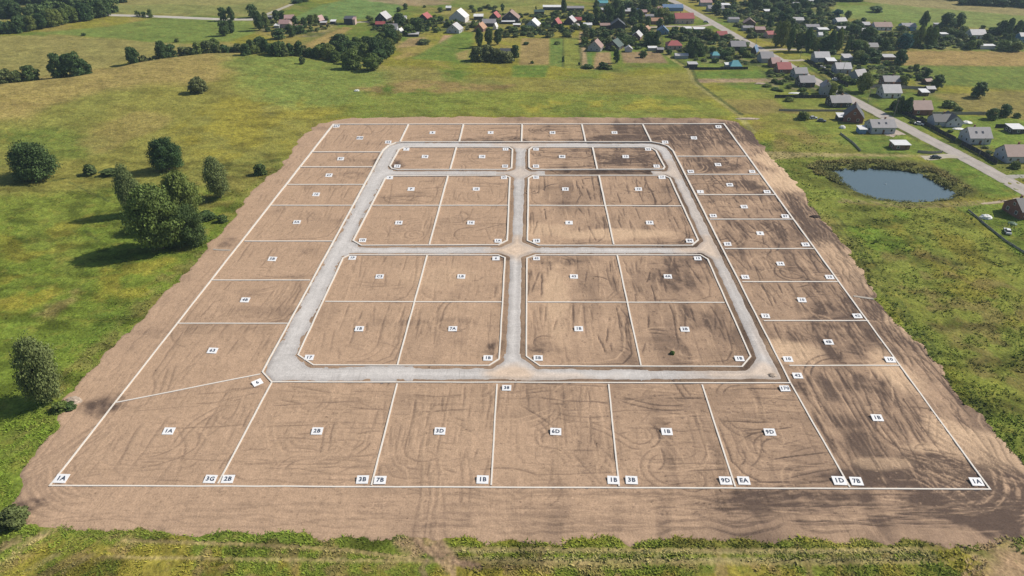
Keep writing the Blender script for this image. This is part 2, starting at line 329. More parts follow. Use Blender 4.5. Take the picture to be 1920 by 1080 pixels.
# ditches, hedge feet, tracks worn into the fields
stroke([(1233,55),(1236,88),(1262,112),(1292,130),(1302,155),(1330,176),(1385,215),(1412,248)], (.25,.24,.09), 3.0, .9)
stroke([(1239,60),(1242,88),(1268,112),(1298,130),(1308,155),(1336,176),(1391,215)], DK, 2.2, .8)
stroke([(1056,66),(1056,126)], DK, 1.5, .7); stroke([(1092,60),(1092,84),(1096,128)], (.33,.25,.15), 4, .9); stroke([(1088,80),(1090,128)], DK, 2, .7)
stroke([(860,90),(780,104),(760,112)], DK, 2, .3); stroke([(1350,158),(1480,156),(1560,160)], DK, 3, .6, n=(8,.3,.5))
stroke([(1575,378),(1700,388),(1790,386),(1860,380),(1915,372)], (.20,.155,.085), 1.6, .7); stroke([(1575,374),(1700,383),(1790,381),(1850,376)], (.23,.2,.1), 1.2, .6)
for a in range(7): stroke([(1610+a*3,129+a*1.4),(1745,129+a*1.8)], DK if a % 2 else (.18,.2,.05), 2.0, .5, n=(7,.3,.5)) if a < 5 else None
fine = fbm(GX, GY, 2.2, 3, 41); mid = fbm(GX, GY*.8, 9, 3, 42)
wind = fbm(GX*.45+.2*GY, GY, 4.5, 4, 43)
nearw = 1-sstep(260, 420, np.hypot(GX, GY))
gc *= (0.70+0.42*fine+0.32*mid)[:, None]*np.array([1.06,1.0,.95]); gc *= (1-(.42*sstep(.54, .68, wind)-.12*sstep(.42, .3, wind))*(.45+.55*nearw))[:, None]; gc = np.clip(gc, 0.01, 0.6)
V = np.stack([GX, GY, GZ], 1)
ii, jj = np.meshgrid(np.arange(NRr-1), np.arange(NA-1), indexing='ij')
q = (ii*NA+jj).ravel(); F = np.stack([q, q+1, q+NA+1, q+NA], 1)[:, ::-1]
mat_ground = mat('grassland', attr='Col', rough=1.0, spec=0.05, scales=((0.09, .16), (0.40, .30), (1.5, .38)), bump=.32, bscale=1.0,
                 tint=(((.27,.225,.05), .22, .52, .72, .45), ((.05,.085,.02), .7, .56, .72, .55)))
link('ground', npmesh('ground', V, F, mat_ground, True, gc), kind='structure')
def gcol(x, y):
    "land colour near a point (nearest grid vertex)"
    a = np.arctan2(x, y); r = np.hypot(x, y)
    j = np.clip(np.searchsorted(ang, a), 0, NA-1); i = np.clip(np.searchsorted(rr, r), 0, NRr-1)
    return gc[i*NA+j], GZ[i*NA+j]
# ------------------------------------------------------------------ THE BARE SOIL OF THE SITE
x0s, x1s = SITE[:, 0].min()-4, min(SITE[:, 0].max()+4, 125)
x0s = max(x0s, -125)
DX = .325; XS = np.arange(x0s, x1s, DX)
ys = [SITE[:, 1].min()-3]
while ys[-1] < SITE[:, 1].max()+4: ys.append(ys[-1]+0.215+0.0012*(ys[-1]-80))
YS = np.array(ys); NX, NY = len(XS), len(YS)
X, Y = np.meshgrid(XS, YS)
s_site = sdist(X, Y, SITE); s_ring = sdist(X, Y, RING); s_out = sdist(X, Y, OUTER)
s_blk = np.full(X.shape, -1e9)
for P in BLKW.values(): s_blk = np.maximum(s_blk, sdist(X, Y, P))
road_d = np.minimum(s_ring, -s_blk)            # distance inside the road corridor
TR = np.zeros(X.shape); LT = np.zeros(X.shape)
SA = math.atan2(OUTER[3][0]-OUTER[0][0], OUTER[3][1]-OUTER[0][1])   # direction of the site's long side (from +Y towards +X)
SA = (SA+math.atan2(OUTER[2][0]-OUTER[1][0], OUTER[2][1]-OUTER[1][1]))/2
def splat(field, px, py, wgt):
    i = np.clip(np.searchsorted(YS, py)-1, 0, NY-2); j = ((px-x0s)/DX).astype(int); ok = (j >= 0) & (j < NX-1) & (py > YS[0]) & (py < YS[-1])
    i, j, px, py, wgt = i[ok], j[ok], px[ok], py[ok], wgt[ok]
    fx = (px-XS[j])/DX; fy = (py-YS[i])/(YS[i+1]-YS[i])
    for a, b, w in ((0,0,(1-fx)*(1-fy)),(0,1,fx*(1-fy)),(1,0,(1-fx)*fy),(1,1,fx*fy)):
        np.maximum.at(field, (i+a, j+b), wgt*np.clip(w*1.9, 0, 1))
def line_pts(pts, wob=0.4, amp=1.0, gap=True):
    pts = np.array(pts, float); out = []
    seg = np.hypot(*(pts[1:]-pts[:-1]).T); cum = np.concatenate([[0], np.cumsum(seg)])
    n = max(int(cum[-1]/.2), 4); t = np.linspace(0, cum[-1], n)
    x = np.interp(t, cum, pts[:, 0]); y = np.interp(t, cum, pts[:, 1])
    ph = NR.rand()*50
    k1 = vnoise(t/9+ph, t*0+ph)-.5; k2 = vnoise(t/2.5+ph, t*0+ph+7)-.5
    tx = np.gradient(x); ty = np.gradient(y); l = np.hypot(tx, ty)+1e-9
    off = (k1*2+k2*.7)*wob; x = x-ty/l*off; y = y+tx/l*off
    w = np.full(n, amp)
    if gap: w = amp*sstep(.25, .6, vnoise(t/5+ph*3, t*0+3.3))
    w = w*np.minimum(1, np.minimum(t, cum[-1]-t)/2+.1)
    return x, y, w
def track(pts, amp=.6, gauge=0, wob=.4, light=False, gap=True, fat=1):
    x, y, w = line_pts(pts, wob, amp, gap); f = LT if light else TR
    tx = np.gradient(x); ty = np.gradient(y); l = np.hypot(tx, ty)+1e-9
    for g in ((0,) if not gauge else (-gauge/2, gauge/2)):
        for k in range(fat):
            o = g+(k-(fat-1)/2)*.33
            splat(f, x-ty/l*o, y+tx/l*o, w)
def bil(P, u, v):
    a, b, c, d = P; return (a*(1-u)+b*u)*(1-v)+(d*(1-u)+c*u)*v
def lot_tracks(P, n, mode, amp):
    P = [np.array(p, float) for p in P]   # near-left, near-right, far-right, far-left
    amp = amp*(1.35 if P[0][0] < 10 else 1.0)
    for k in range(n):
        u = NR.rand(); a0 = NR.rand()*.7; a1 = min(1, a0+.15+NR.rand()*.8); am = amp*(.15+.95*NR.rand()**1.6); lt = NR.rand() < .38
        if mode == 'y' or (mode == 'm' and NR.rand() < .5): track([bil(P, u, a0), bil(P, u+NR.normal()*.05, a1)], am, light=lt, wob=.35)
        else: track([bil(P, a0, u), bil(P, a1, u+NR.normal()*.05)], am, light=lt, wob=.3)
    for k in range(int(n/{'y': 9, 'x': 5, 'm': 3.6}[mode])):
        c = bil(P, .1+.8*NR.rand(), .1+.8*NR.rand()); d = NR.rand()*6.28; L = 3+NR.rand()*14; cu = NR.normal()*.6
        pts = [c]; 
        for s in range(8):
            d += cu*.45+NR.normal()*.06; c = c+np.array([math.cos(d), math.sin(d)])*L/8; pts.append(c)
        track(pts, amp*(.3+.8*NR.rand()), gauge=1.7 if NR.rand() < .45 else 0, light=NR.rand() < .45, gap=NR.rand() < .5, wob=.2)
    # turning loops following the corners
    cen = bil(P, .5, .5)
    for k in range(n//9 if mode != 'y' else 2):
        q = 1-.08*k-.06*NR.rand()
        if q < .25: break
        base = [bil(P, .5+(a-.5)*q, .5+(b-.5)*q) for a, b in ((0,.6),(0,.2),(.06,.08),(.2,0),(.75,0))]
        if NR.rand() < .5: base = [bil(P, .5+(a-.5)*q, .5+(b-.5)*q) for a, b in ((.3,0),(.8,0),(.95,.08),(1,.3),(1,.8))]
        if NR.rand() < .4:
            b0 = [np.array(p) for p in base]; base = [b0[0]]+[(b0[i]+b0[i+1])/2 for i in range(4)]+[b0[4]]
        track(base, amp*(.3+.6*NR.rand()), light=NR.rand() < .3, gap=NR.rand() < .6)
LOTS = []
def lot(px, n, mode, amp): LOTS.append(px); lot_tracks(W(px), n, mode, amp)
lot([(94,911),(408,909),(500,715),(216,756)], 90, 'm', .55); lot([(408,909),(696,912),(745,719),(510,717)], 110, 'x', .6)
lot([(696,912),(921,912),(932,720),(745,719)], 100, 'm', .65); lot([(921,912),(1161,914),(1141,720),(932,720)], 100, 'm', .6)
lot([(1161,914),(1379,915),(1316,721),(1141,720)], 100, 'x', .65); lot([(1379,915),(1594,916),(1482,719),(1316,721)], 110, 'x', .75)
lot([(1594,916),(1856,918),(1690,686),(1478,685)], 160, 'y', .9)
lot([(216,756),(490,702),(541,607),(331,607)], 80, 'y', .5)
LY = [(607,331,541),(526,396,583),(453,457,625),(386,507,662),(347,538,683),(314,562,700),(286,582,715),(235,625,757)]
for (ya, la, ra), (yb, lb, rb) in zip(LY[:-1], LY[1:]): lot([(la,ya),(ra,ya),(rb,yb),(lb,yb)], 60, 'y', .55)
RY = [(686,1478,1690),(602,1430,1630),(529,1390,1572),(467,1357,1527),(412,1329,1488),(366,1308,1455),(328,1287,1425),(294,1268,1401),(235,1222,1357)]
for (ya, la, ra), (yb, lb, rb) in zip(RY[:-1], RY[1:]): lot([(la,ya),(ra,ya),(rb,yb),(lb,yb)], 100, 'y', .85)
TX = [(766,750),(869,861),(979,978),(1091,1098),(1205,1221)]
for (a, b), (c, d) in zip(TX[:-1], TX[1:]): lot([(b,266),(d,266),(c,235),(a,235)], 40, 'x', .7)
for (l, r, t, b, lt, rt, m, am) in ((559,936,479,686,643,947,'y',.6),(987,1400,479,687,988,1320,'y',.8),(662,951,330,461,722,956,'m',.6),(989,1305,330,461,991,1254,'y',.85),(732,959,277,319,748,960,'x',.5),(992,1244,277,319,992,1226,'x',.8)):
    for u0, u1 in ((0,.5),(.5,1)):
        for v0, v1 in ((0,.5),(.5,1)):
            Q = [np.array(p) for p in W([(l,b),(r,b),(rt,t),(lt,t)])]
            lot_tracks([bil(Q,u0,v0),bil(Q,u1,v0),bil(Q,u1,v1),bil(Q,u0,v1)], 50, m, am)
# haul tracks round the outside of the plots
def offp(d):
    o = OUTER; c = o.mean(0); pts = []
    for p in (o[3], o[0], o[1], o[2]):
        v = p-c; v = np.sign(v)*d; pts.append(p+v)
    return pts
for k in range(70):
    d = 1.2+NR.rand()*9; P = offp(d)
    i = NR.choice([0,0,1,1,1,2,2,2,2,3]); a, b = P[i], P[(i+1) % 4]; t0 = NR.rand()*.8; t1 = min(1, t0+.1+.5*NR.rand())
    track([a*(1-t0)+b*t0, a*(1-t1)+b*t1], (.4+.5*NR.rand())*(1 if i == 2 else .5), gauge=1.9 if NR.rand() < .6 else 0, wob=1.3, light=NR.rand() < .35, fat=2 if NR.rand() < .3 else 1)
for k in range(16):   # turning at the two near corners
    d = 1+k*.6
    for ci, sx in ((1,1),(0,-1)):
        c = OUTER[ci]; rad = 10+NR.rand()*5; q = np.array(offp(d)[1 if ci == 0 else 2])
        pts = [q+np.array([-sx*rad, 0])]+[q+np.array([-sx*rad+sx*rad*math.sin(t), rad-rad*math.cos(t)]) for t in np.linspace(.2, 1.4, 6)]+[q+np.array([-sx*6, rad*1.6])]
        track(pts, .8 if ci == 1 else .5, wob=.8, gauge=1.9, gap=False, light=NR.rand() < .3)
for k in range(7):    # the way in at the front
    x = 925+k*13
    track(W([(792+k*7,850+k*6),(788+k*7,930),(775+k*9,1006),(786+k*10,1024)]), .45, gap=False, wob=.5, light=k % 2 == 1)
for k in range(40):   # along the front, side to side
    y = 925+NR.rand()*75; a = 80+NR.rand()*1500
    track(W([(a,y),(a+100+NR.rand()*380,y+NR.normal()*4)]), .2+.35*NR.rand(), wob=.5, light=NR.rand() < .3)
for c, rx, ry in (((1420,425),40,14),((1375,350),60,12),((880,520),35,12),((850,610),30,14),((1040,330),0,0),((1720,800),90,60),((1290,265),70,12),((260,830),130,55)):
    for k in (0, 2, 5):
        if not rx: continue
        q = 1-.1*k+NR.rand()*.1; t0 = NR.rand()*6; sk = NR.normal()*.25; pts = [(c[0]+rx*q*(math.cos(t)+sk*math.sin(t))+NR.normal()*2, c[1]+ry*q*math.sin(t)) for t in np.linspace(t0, t0+1.2+NR.rand()*2, 9)]
        track(W(pts), .7, gap=False, light=k % 3 == 0)
for k in range(90):   # scraped runs across the damp corner
    a = NR.rand(); px0 = 1690+NR.rand()*90; py0 = 835+NR.rand()*60; px1 = px0+60+NR.rand()*120; py1 = py0+20+NR.rand()*55
    track(W([(px0,py0),((px0+px1)/2+NR.normal()*8,(py0+py1)/2-6),(px1,py1)]), .4+.6*NR.rand(), light=NR.rand() < .6, gap=NR.rand() < .5, wob=.3)
for k in range(40):
    px0 = 1440+NR.rand()*380; py0 = 925+NR.rand()*72; track(W([(px0,py0),(px0+60+NR.rand()*160,py0+NR.normal()*3)]), .4+.6*NR.rand(), light=NR.rand() < .6, gap=True, wob=.4)
for k in range(150):   # right hand margin, along and across
    t = NR.rand(); o = 1.5+NR.rand()*11; a_ = OUTER[1]+(OUTER[2]-OUTER[1])*t; u_ = (OUTER[2]-OUTER[1])/np.hypot(*(OUTER[2]-OUTER[1])); n_ = np.array([u_[1], -u_[0]])
    p0 = a_+n_*o; L_ = 4+NR.rand()*16; track([p0, p0+u_*L_*.5+n_*NR.normal()*.5, p0+u_*L_+n_*NR.normal()*1.5], .3+.7*NR.rand(), light=NR.rand() < .5, gap=NR.rand() < .5, wob=.5, gauge=1.8 if NR.rand() < .4 else 0)
m_ = 9000; cx_ = -115+NR.rand(m_)*230; cy_ = 92+NR.rand(m_)**1.4*245; splat(TR, cx_, cy_, .25+.6*NR.rand(m_)**2); splat(LT, cx_[:3000]+.5, cy_[:3000]+.3, .3+.4*NR.rand(3000))
# dark (moist) and pale (sandy) ground
def blob(lst):
    m = np.zeros(X.shape)
    for (px, py, rx, ry, a) in lst:
        cx, cy = unp(px, py); s = pxm(py); ey = abs(unp(px, py-ry)[1]-cy)
        d = np.sqrt(((X-cx)/(rx/s))**2+((Y-cy)/ey)**2); m = np.maximum(m, a*(1-sstep(.45, 1.2, d+(fbm(X, Y, 7, 3, 61)-.5)*1.1)))
    return m
darkb = blob([(1780,890,110,45,1),(1830,950,130,40,1),(1640,895,100,22,.9),(1500,940,150,30,.6),(1560,425,55,35,1),(1535,402,34,14,.9),(1400,245,60,25,1),(1345,238,60,6,.8),
  (200,760,60,22,.85),(720,302,18,12,.8),(925,655,22,18,.7),(745,310,16,8,.7),(930,262,90,6,.6),(1150,262,110,8,.6),(60,945,40,18,.7),(1010,655,36,20,.5),(945,484,28,10,.5),
  (1690,560,60,10,.6),(1560,600,70,30,.35),(1580,640,60,30,.3),(1390,345,50,8,.4),(1200,300,60,14,.5),(1150,300,60,12,.5),(1550,730,60,30,.4),
  (1280,250,90,12,.5),(1120,322,110,5,.7),(430,455,24,16,.6),(1300,600,50,30,.3),(640,330,60,10,.3),(1340,310,50,10,.7),(1880,985,60,30,.8),(1650,720,90,20,.45),(560,470,40,12,.25),(1060,490,60,10,.4),(1250,520,70,30,.3)])
sandb = blob([(1490,335,62,32,1),(1450,298,46,16,1),(1535,374,26,9,.9),(1550,365,24,12,1),(1800,830,60,45,.7),(1680,700,40,40,.7),(1660,868,60,12,.35),(1480,660,50,30,.7),(1010,430,60,14,.5),(1150,440,120,10,.6),(1850,840,60,40,.6),(1040,560,30,60,.5),(1700,610,30,30,.5),(1600,500,50,50,.35),(820,520,80,20,.2),(1740,840,60,12,.4)])
side = sstep(-25, 60, X)*.44+sstep(-.2, 1, (X+Y*.0)/90)*.06
st = fbm(X+fbm(X, Y, 12, 2, 8)*6, Y*.22, 4.0, 4, 70); st2 = fbm(X*.25, Y, 5, 4, 71); bigp = fbm(X, Y, 22, 4, 72)
darkb = np.clip(darkb+(fbm(X*.8+Y*.5, Y*.8, 1.8, 3, 79)-.5)*1.1*sstep(.02, .4, darkb)*(1-sstep(.75, 1, darkb)*.5), 0, 1)
dk = np.clip(side*(.62+.75*bigp)+darkb*(.62+.75*st)*1.0+(sstep(.5, .75, st)-.3)*.28*(.35+1.2*side*2)+(sstep(.55, .75, st2)-.2)*.22+(sstep(.5,.7,bigp)-.3)*.22, 0, 1)
dk = np.clip(dk+TR*(.66+.30*side*2)-LT*(.45+.5*darkb)-sandb*.85, 0, 1)
fineS = fbm(X, Y, 1.3, 3, 73)
pale = np.array([.436,.300,.202]); darkc = np.array([.118,.083,.065]); sandc = np.array([.64,.46,.30])
sc = pale+(darkc-pale)*dk[..., None]**1.05
sc = sc+(sandc-sc)*(np.minimum(sandb*.95,1)*(1-.6*TR)*.9+LT*.13)[..., None]
# verge strips beside the gravel are greyer and darker
vg = sstep(0, .6, road_d)*(1-sstep(2.6, 3.4, road_d+(fbm(X, Y, 3, 3, 15)-.5)*1.2)); sc = sc*(1-.36*(vg*(.45+.5*sstep(-30,40,X)+.4*fineS))[..., None])
sc *= (.93+.14*fineS)[..., None]
relief = -.13*TR+.06*LT+(fineS-.5)*.07+(fbm(X, Y, 4, 3, 74)-.5)*.14
edge = s_site+(fbm(X, Y, 4.5, 4, 75)-.5)*4.5
Z = .07+relief
Z = np.where(road_d > .3, Z-.0*sstep(.3, 2.5, road_d), Z)
la = W([(1022,316),(1215,316),(1228,334),(1022,334)]); ld = sdist(X, Y, la); road_q = np.where(ld > -.5, np.minimum(road_d, 1.5), road_d)
rin = sstep(1.2, 2.4, road_q); Z = Z*(1-rin)+(-.06)*rin
Z = np.minimum(Z, edge*.22); Z = np.maximum(Z, -.8)
keep = edge > -3.5
idm = np.full(X.shape, -1); 
fk = keep[:-1, :-1] & keep[1:, :-1] & keep[:-1, 1:] & keep[1:, 1:]
deep = road_q > 4.0
fk &= ~(deep[:-1, :-1] & deep[1:, 1:])
vid = np.arange(NX*NY).reshape(NY, NX)
F = np.stack([vid[:-1, :-1][fk], vid[:-1, 1:][fk], vid[1:, 1:][fk], vid[1:, :-1][fk]], 1)
used = np.unique(F); rem = np.full(NX*NY, -1); rem[used] = np.arange(len(used)); F = rem[F]
V = np.stack([X.ravel(), Y.ravel(), Z.ravel()], 1)[used]
mat_soil = mat('bare_soil', attr='Col', rough=1.0, spec=0.05, scales=((.12, .06), (.9, .09), (3.4, .20)), bump=.08, bscale=2.2,
   streaks=((1,.05,2.4,.57,.66,-.20,1.1,.05),(.06,1,2.4,.58,.67,-.17,1.1,.031),(1,.14,1.8,.62,.70,.15,2.5,.12),(.13,1,1.8,.62,.70,.14,2.5,.10),(.6,.6,1.6,.68,.73,-.5,.5,.25)))
link('bare_soil', npmesh('bare_soil', V, F, mat_soil, True, sc.reshape(-1, 3)[used]), kind='structure')
# ------------------------------------------------------------------ GRAVEL ROADS INSIDE THE SITE
nz = (fbm(X, Y, 3, 4, 81)-.5)*1.5
ctr_lane = (np.abs(X-np.interp(Y, [150,330], [.6,2.5])) < 8.5) & (s_ring > 12); voff = 1.15+.65*ctr_lane-.8*((X < -25) & (s_ring < 9))+.55*((X > 35) & (s_ring < 9))
gd = road_d+nz*.8-voff
# unfinished lane on the right between the first two rows
gd = np.minimum(gd, -ld+nz*.5)
# cut corner at the bottom right stays
gz = np.minimum(.035+.02*(fineS-.5)+.015, .10+gd*.10) ; gz = np.minimum(gz+.04, .02+gd*.25)
kg = gd > -1.6
fk = kg[:-1, :-1] & kg[1:, :-1] & kg[:-1, 1:] & kg[1:, 1:]
F = np.stack([vid[:-1, :-1][fk], vid[:-1, 1:][fk], vid[1:, 1:][fk], vid[1:, :-1][fk]], 1)
used = np.unique(F); rem = np.full(NX*NY, -1); rem[used] = np.arange(len(used)); F = rem[F]
grav = np.array([.545,.53,.515]); sandr = np.array([.62,.48,.36]); dg = np.array([.30,.275,.26])
cross = blob([(965,470,60,26,1),(965,700,75,22,.95),(978,272,50,10,.7),(1400,700,110,26,.7),(1330,462,70,30,.8),(1262,318,40,20,.6),(975,325,36,14,.5),(1020,708,120,14,.5),(1440,640,30,60,.4),(1300,400,20,90,.3)])
gcl = grav+(sandr-grav)*np.clip(cross*.85+.12, 0, 1)[..., None]
eg = 1-sstep(.2, 2.2, gd); gcl = gcl+(dg-gcl)*(eg*.45)[..., None]
# wheel-worn lanes: along the corridor
ctr = sstep(.0, .5, fbm(road_d*1.3+.05*X, road_d*1.3-.05*Y, 1.2, 2, 83)-.25); gcl *= (.93+.10*ctr)[..., None]
gcl *= (.86+.14*fineS+.16*fbm(X, Y, 7, 4, 84))[..., None]
mat_gravel = mat('gravel', attr='Col', rough=1.0, spec=.1, scales=((.5, .07), (2.2, .12), (6, .14)), bump=.05, bscale=5, streaks=((1,.06,2.2,.55,.68,-.16,.6,.05),(.06,1,2.2,.55,.68,-.16,.6,.05)))
link('gravel_road', npmesh('gravel_road', np.stack([X.ravel(), Y.ravel(), gz.ravel()], 1)[used], F, mat_gravel, True, gcl.reshape(-1, 3)[used]), kind='structure')
# ------------------------------------------------------------------ POND
bx = np.linspace(POND[:, 0].min()-3, POND[:, 0].max()+3, 60); by = np.linspace(POND[:, 1].min()-3, POND[:, 1].max()+3, 40)
bX, bY = np.meshgrid(bx, by); q = (np.arange(39)[:, None]*60+np.arange(59)[None, :]).ravel()
mw = bpy.data.materials.new('pond_water'); mw.use_nodes = True; nt = mw.node_tree; bs = nt.nodes['Principled BSDF']
bs.inputs['Base Color'].default_value = (.10,.145,.165,1); bs.inputs['Roughness'].default_value = .12; bs.inputs['IOR'].default_value = 1.33
n = nt.nodes.new('ShaderNodeTexNoise'); n.inputs['Scale'].default_value = 1.6; n.inputs['Detail'].default_value = 4; tcn = nt.nodes.new('ShaderNodeTexCoord'); nt.links.new(tcn.outputs['Object'], n.inputs['Vector'])
b = nt.nodes.new('ShaderNodeBump'); b.inputs['Distance'].default_value = .05; b.inputs['Strength'].default_value = .6; nt.links.new(n.outputs[0], b.inputs['Height']); nt.links.new(b.outputs[0], bs.inputs['Normal'])
link('pond_water', npmesh('pond_water', np.stack([bX.ravel(), bY.ravel(), np.full(bX.size, -.42)], 1), np.stack([q, q+1, q+61, q+60], 1), mw, True), kind='structure')
# ------------------------------------------------------------------ ROADS OUTSIDE
def ribbon(name, px, width, col, z=.02, wvar=.4, soft=(.3,.3), kind='structure'):
    P = W(px); seg = np.hypot(*(P[1:]-P[:-1]).T); cum = np.concatenate([[0], np.cumsum(seg)]); n = int(cum[-1]/1.5)+2
    t = np.linspace(0, cum[-1], n); x = np.interp(t, cum, P[:, 0]); y = np.interp(t, cum, P[:, 1])
    for _ in range(6): x[1:-1] = (x[:-2]+x[1:-1]*2+x[2:])/4; y[1:-1] = (y[:-2]+y[1:-1]*2+y[2:])/4
    tx = np.gradient(x); ty = np.gradient(y); l = np.hypot(tx, ty); nx, ny = -ty/l, tx/l
    K = 9; Vs = []; Cs = []
    for k in range(K):
        o = (k/(K-1)-.5)*width; wv = (fbm(x+k*(k > 4)*9, y, 3, 3, 17)-.5)*wvar*2*abs(k/(K-1)-.5)*2
        px_ = x+nx*(o+wv); py_ = y+ny*(o+wv); crown = z+.05*(1-(2*k/(K-1)-1)**2)
        Vs.append(np.stack([px_, py_, np.full(n, 0)+crown+Hgt(px_, py_)], 1))
        c = np.array(col)*(1.0 if k in (2,6) else .9 if k in (0,8,4) else .96); Cs.append(np.tile(c, (n, 1))*(.85+.3*fbm(px_, py_, 4, 3, 19))[:, None])
    V = np.concatenate(Vs); C = np.concatenate(Cs); i, k = np.meshgrid(np.arange(n-1), np.arange(K-1)); q = (k*n+i).ravel()
    F = np.stack([q, q+1, q+n+1, q+n], 1)[:, ::-1]
    return link(name, npmesh(name, V, F, mat_road, True, C), kind=kind)
mat_road = mat('road_surface', attr='Col', rough=.95, spec=.1, scales=((.3, .08), (1.5, .10)), bump=.02, bscale=4)
VR = [(1120,-45),(1200,-22),(1262,2),(1292,18),(1335,42),(1380,68),(1432,96),(1470,117),(1500,136),(1545,160),(1600,188),(1650,214),(1700,240),(1750,266),(1800,291),(1860,323),(1930,362),(2100,455)]
ribbon('village_road', VR, 8.0, (.41,.37,.33), .03)
ribbon('side_road', [(1424,94),(1445,93),(1475,92.5),(1500,93.5)], 5, (.42,.37,.29), .016)
ribbon('driveway', [(1464,112),(1480,113.5),(1500,113.5),(1508,112)], 4, (.42,.37,.29), .016)
ribbon('driveway', [(1618,199),(1600,200),(1590,202)], 4, (.36,.33,.27), .016)
ribbon('driveway', [(1835,309),(1800,293),(1770,292),(1742,297),(1730,296)], 5, (.42,.38,.30), .016)
ribbon('driveway', [(1680,262-8),(1660,250),(1690,248)], 7, (.42,.35,.29), .016)
ribbon('driveway', [(1880,332),(1900,331),(1930,331)], 4, (.36,.34,.30), .016)
ribbon('side_road', [(1262,3),(1245,-1),(1225,2)], 6, (.42,.37,.29), .016)
ribbon('side_road', [(1340,44),(1325,48),(1300,50),(1255,49),(1225,51),(1180,50)], 5, (.40,.35,.29), .016)
ribbon('field_road', [(150,26),(200,28),(300,31),(420,36.5),(480,36.5)], 9, (.47,.44,.38), .016)
ribbon('field_road', [(480,34),(500,27),(547,8)], 5, (.42,.38,.30), .012)
ribbon('village_lane', [(665,42),(700,40),(760,41),(820,40),(880,41),(940,42),(1000,42.5),(1040,42.5),(1110,44)], 5, (.40,.36,.29), .02)
ribbon('field_path', [(1915,372),(1895,375),(1865,380),(1840,382)], 1.8, (.44,.36,.26), .02)
ribbon('drain_outlet', [(400,468),(418,470),(432,470)], .8, (.42,.38,.33), .16, 0.3)
ribbon('drain_outlet', [(1600,556),(1612,558),(1638,561)], .9, (.42,.38,.33), .16, 0.3)
# ------------------------------------------------------------------ WHITE PLOT BORDERS AND DIVIDERS
mat_strip = mat('strip_paint', (.72,.67,.60), rough=.7, scales=((.25, .05), (3, .06)))
def sw(y): return .34+.42*float(sstep(90, 345, y))
def sh(y): return .20+.22*float(sstep(90, 345, y))
def border(name, P, top, label, grp, closed=True, cat='border strip', wmul=1.0):
    P = [np.array(p, float) for p in P]; n = len(P); area = sum(P[i][0]*P[(i+1) % n][1]-P[(i+1) % n][0]*P[i][1] for i in range(n))
    if closed and area < 0: P = P[::-1]
    # resample long edges so that the strip follows its own small unevenness
    Q = []
    for i in range(n if closed else n-1):
        a, b = P[i], P[(i+1) % n]; L = np.hypot(*(b-a)); k = max(1, int(L/6))
        for j in range(k): Q.append(a+(b-a)*j/k)
    if not closed: Q.append(P[-1])
    n = len(Q); o = Q[0].copy(); mb = MB(); v = []
    for i in range(n):
        p = Q[i]; a = Q[(i-1) % n] if (closed or i) else p-(Q[1]-p); b = Q[(i+1) % n] if (closed or i < n-1) else p+(p-Q[i-1])
        d1 = (p-a)/(np.hypot(*(p-a))+1e-9); d2 = (b-p)/(np.hypot(*(b-p))+1e-9); t = d1+d2; t = t/np.hypot(*t); nrm = np.array([-t[1], t[0]])
        m = 1/max(.5, float(t@d1)); w = sw(p[1])*.5*m*wmul; z = sh(p[1])+top+R.uniform(-.008,.008)*(top == 0)
        jit = nrm*R.uniform(-.05,.05) if (closed or 0 < i < n-1) else 0
        l = p+jit+nrm*w-o; r = p+jit-nrm*w-o
        v += [(l[0],l[1],-.25),(r[0],r[1],-.25),(r[0],r[1],z),(l[0],l[1],z)]
    f = []
    for i in range(n if closed else n-1):
        a = i*4; b = ((i+1) % n)*4
        f += [(a+3,b+3,b+2,a+2),(a,b,b+3,a+3),(a+2,b+2,b+1,a+1)]
    if not closed: f += [(0,3,2,1),(n*4-4,n*4-3,n*4-2,n*4-1)]
    mb.v = v; mb.f = f
    return link(name, mb.mesh(name, mat_strip), loc=(o[0],o[1],0), label=label, cat=cat, group=grp)
border('border_strip', OUTER, 0, 'long white border strip running right round the outside of all the plots', 'white border strips')
border('border_strip', RING, .03, 'white border strip along the outer edge of the gravel ring road', 'white border strips')
BN = dict(A='small far left block', B='small far right block', C='middle left block', D='middle right block', E='large near left block', F='large near right block')
for k, P in BLKW.items(): border('border_strip', P, .03, f'white border strip with cut corners round the {BN[k]} of plots', 'white border strips')
def divider(px, label, top=.012):
    a, b = W(px); d = b-a; L = np.hypot(*d); d /= L; a = a+d*(sw(a[1])*.5+.05); b = b-d*(sw(b[1])*.5+.05)
    border('divider_strip', [a, b], top, label, 'white strips between plots', False, 'divider strip')
ordn = ['nearest','second','third','fourth','fifth','sixth','seventh','eighth']
for i, (y, l, r) in enumerate(LY[:7]): divider([(l,y),(r,y)], f'white crosswise strip in the left column of plots, {ordn[i]} from the front', -.02)
for i, (y, l, r) in enumerate(RY[:8]): divider([(l,y),(r,y+(0))], f'white crosswise strip in the right column of plots, {ordn[i]} from the front', -.02)
divider([(216,756),(490,702)], 'slanting white strip between the corner plot and the left column')
for i, (a, b) in enumerate([((510,717),(408,909)),((745,719),(696,912)),((932,720),(921,912)),((1141,720),(1161,914)),((1316,721),(1379,915)),((1482,719),(1594,916))]):
    divider([a, b], f'lengthwise white strip in the front row of plots, {ordn[i]} from the left'.replace('nearest','first'))
for i, (a, b) in enumerate(TX): divider([(a,234),(b,267)], f'short white strip in the far row of plots, {ordn[i]} from the left'.replace('nearest','first'))
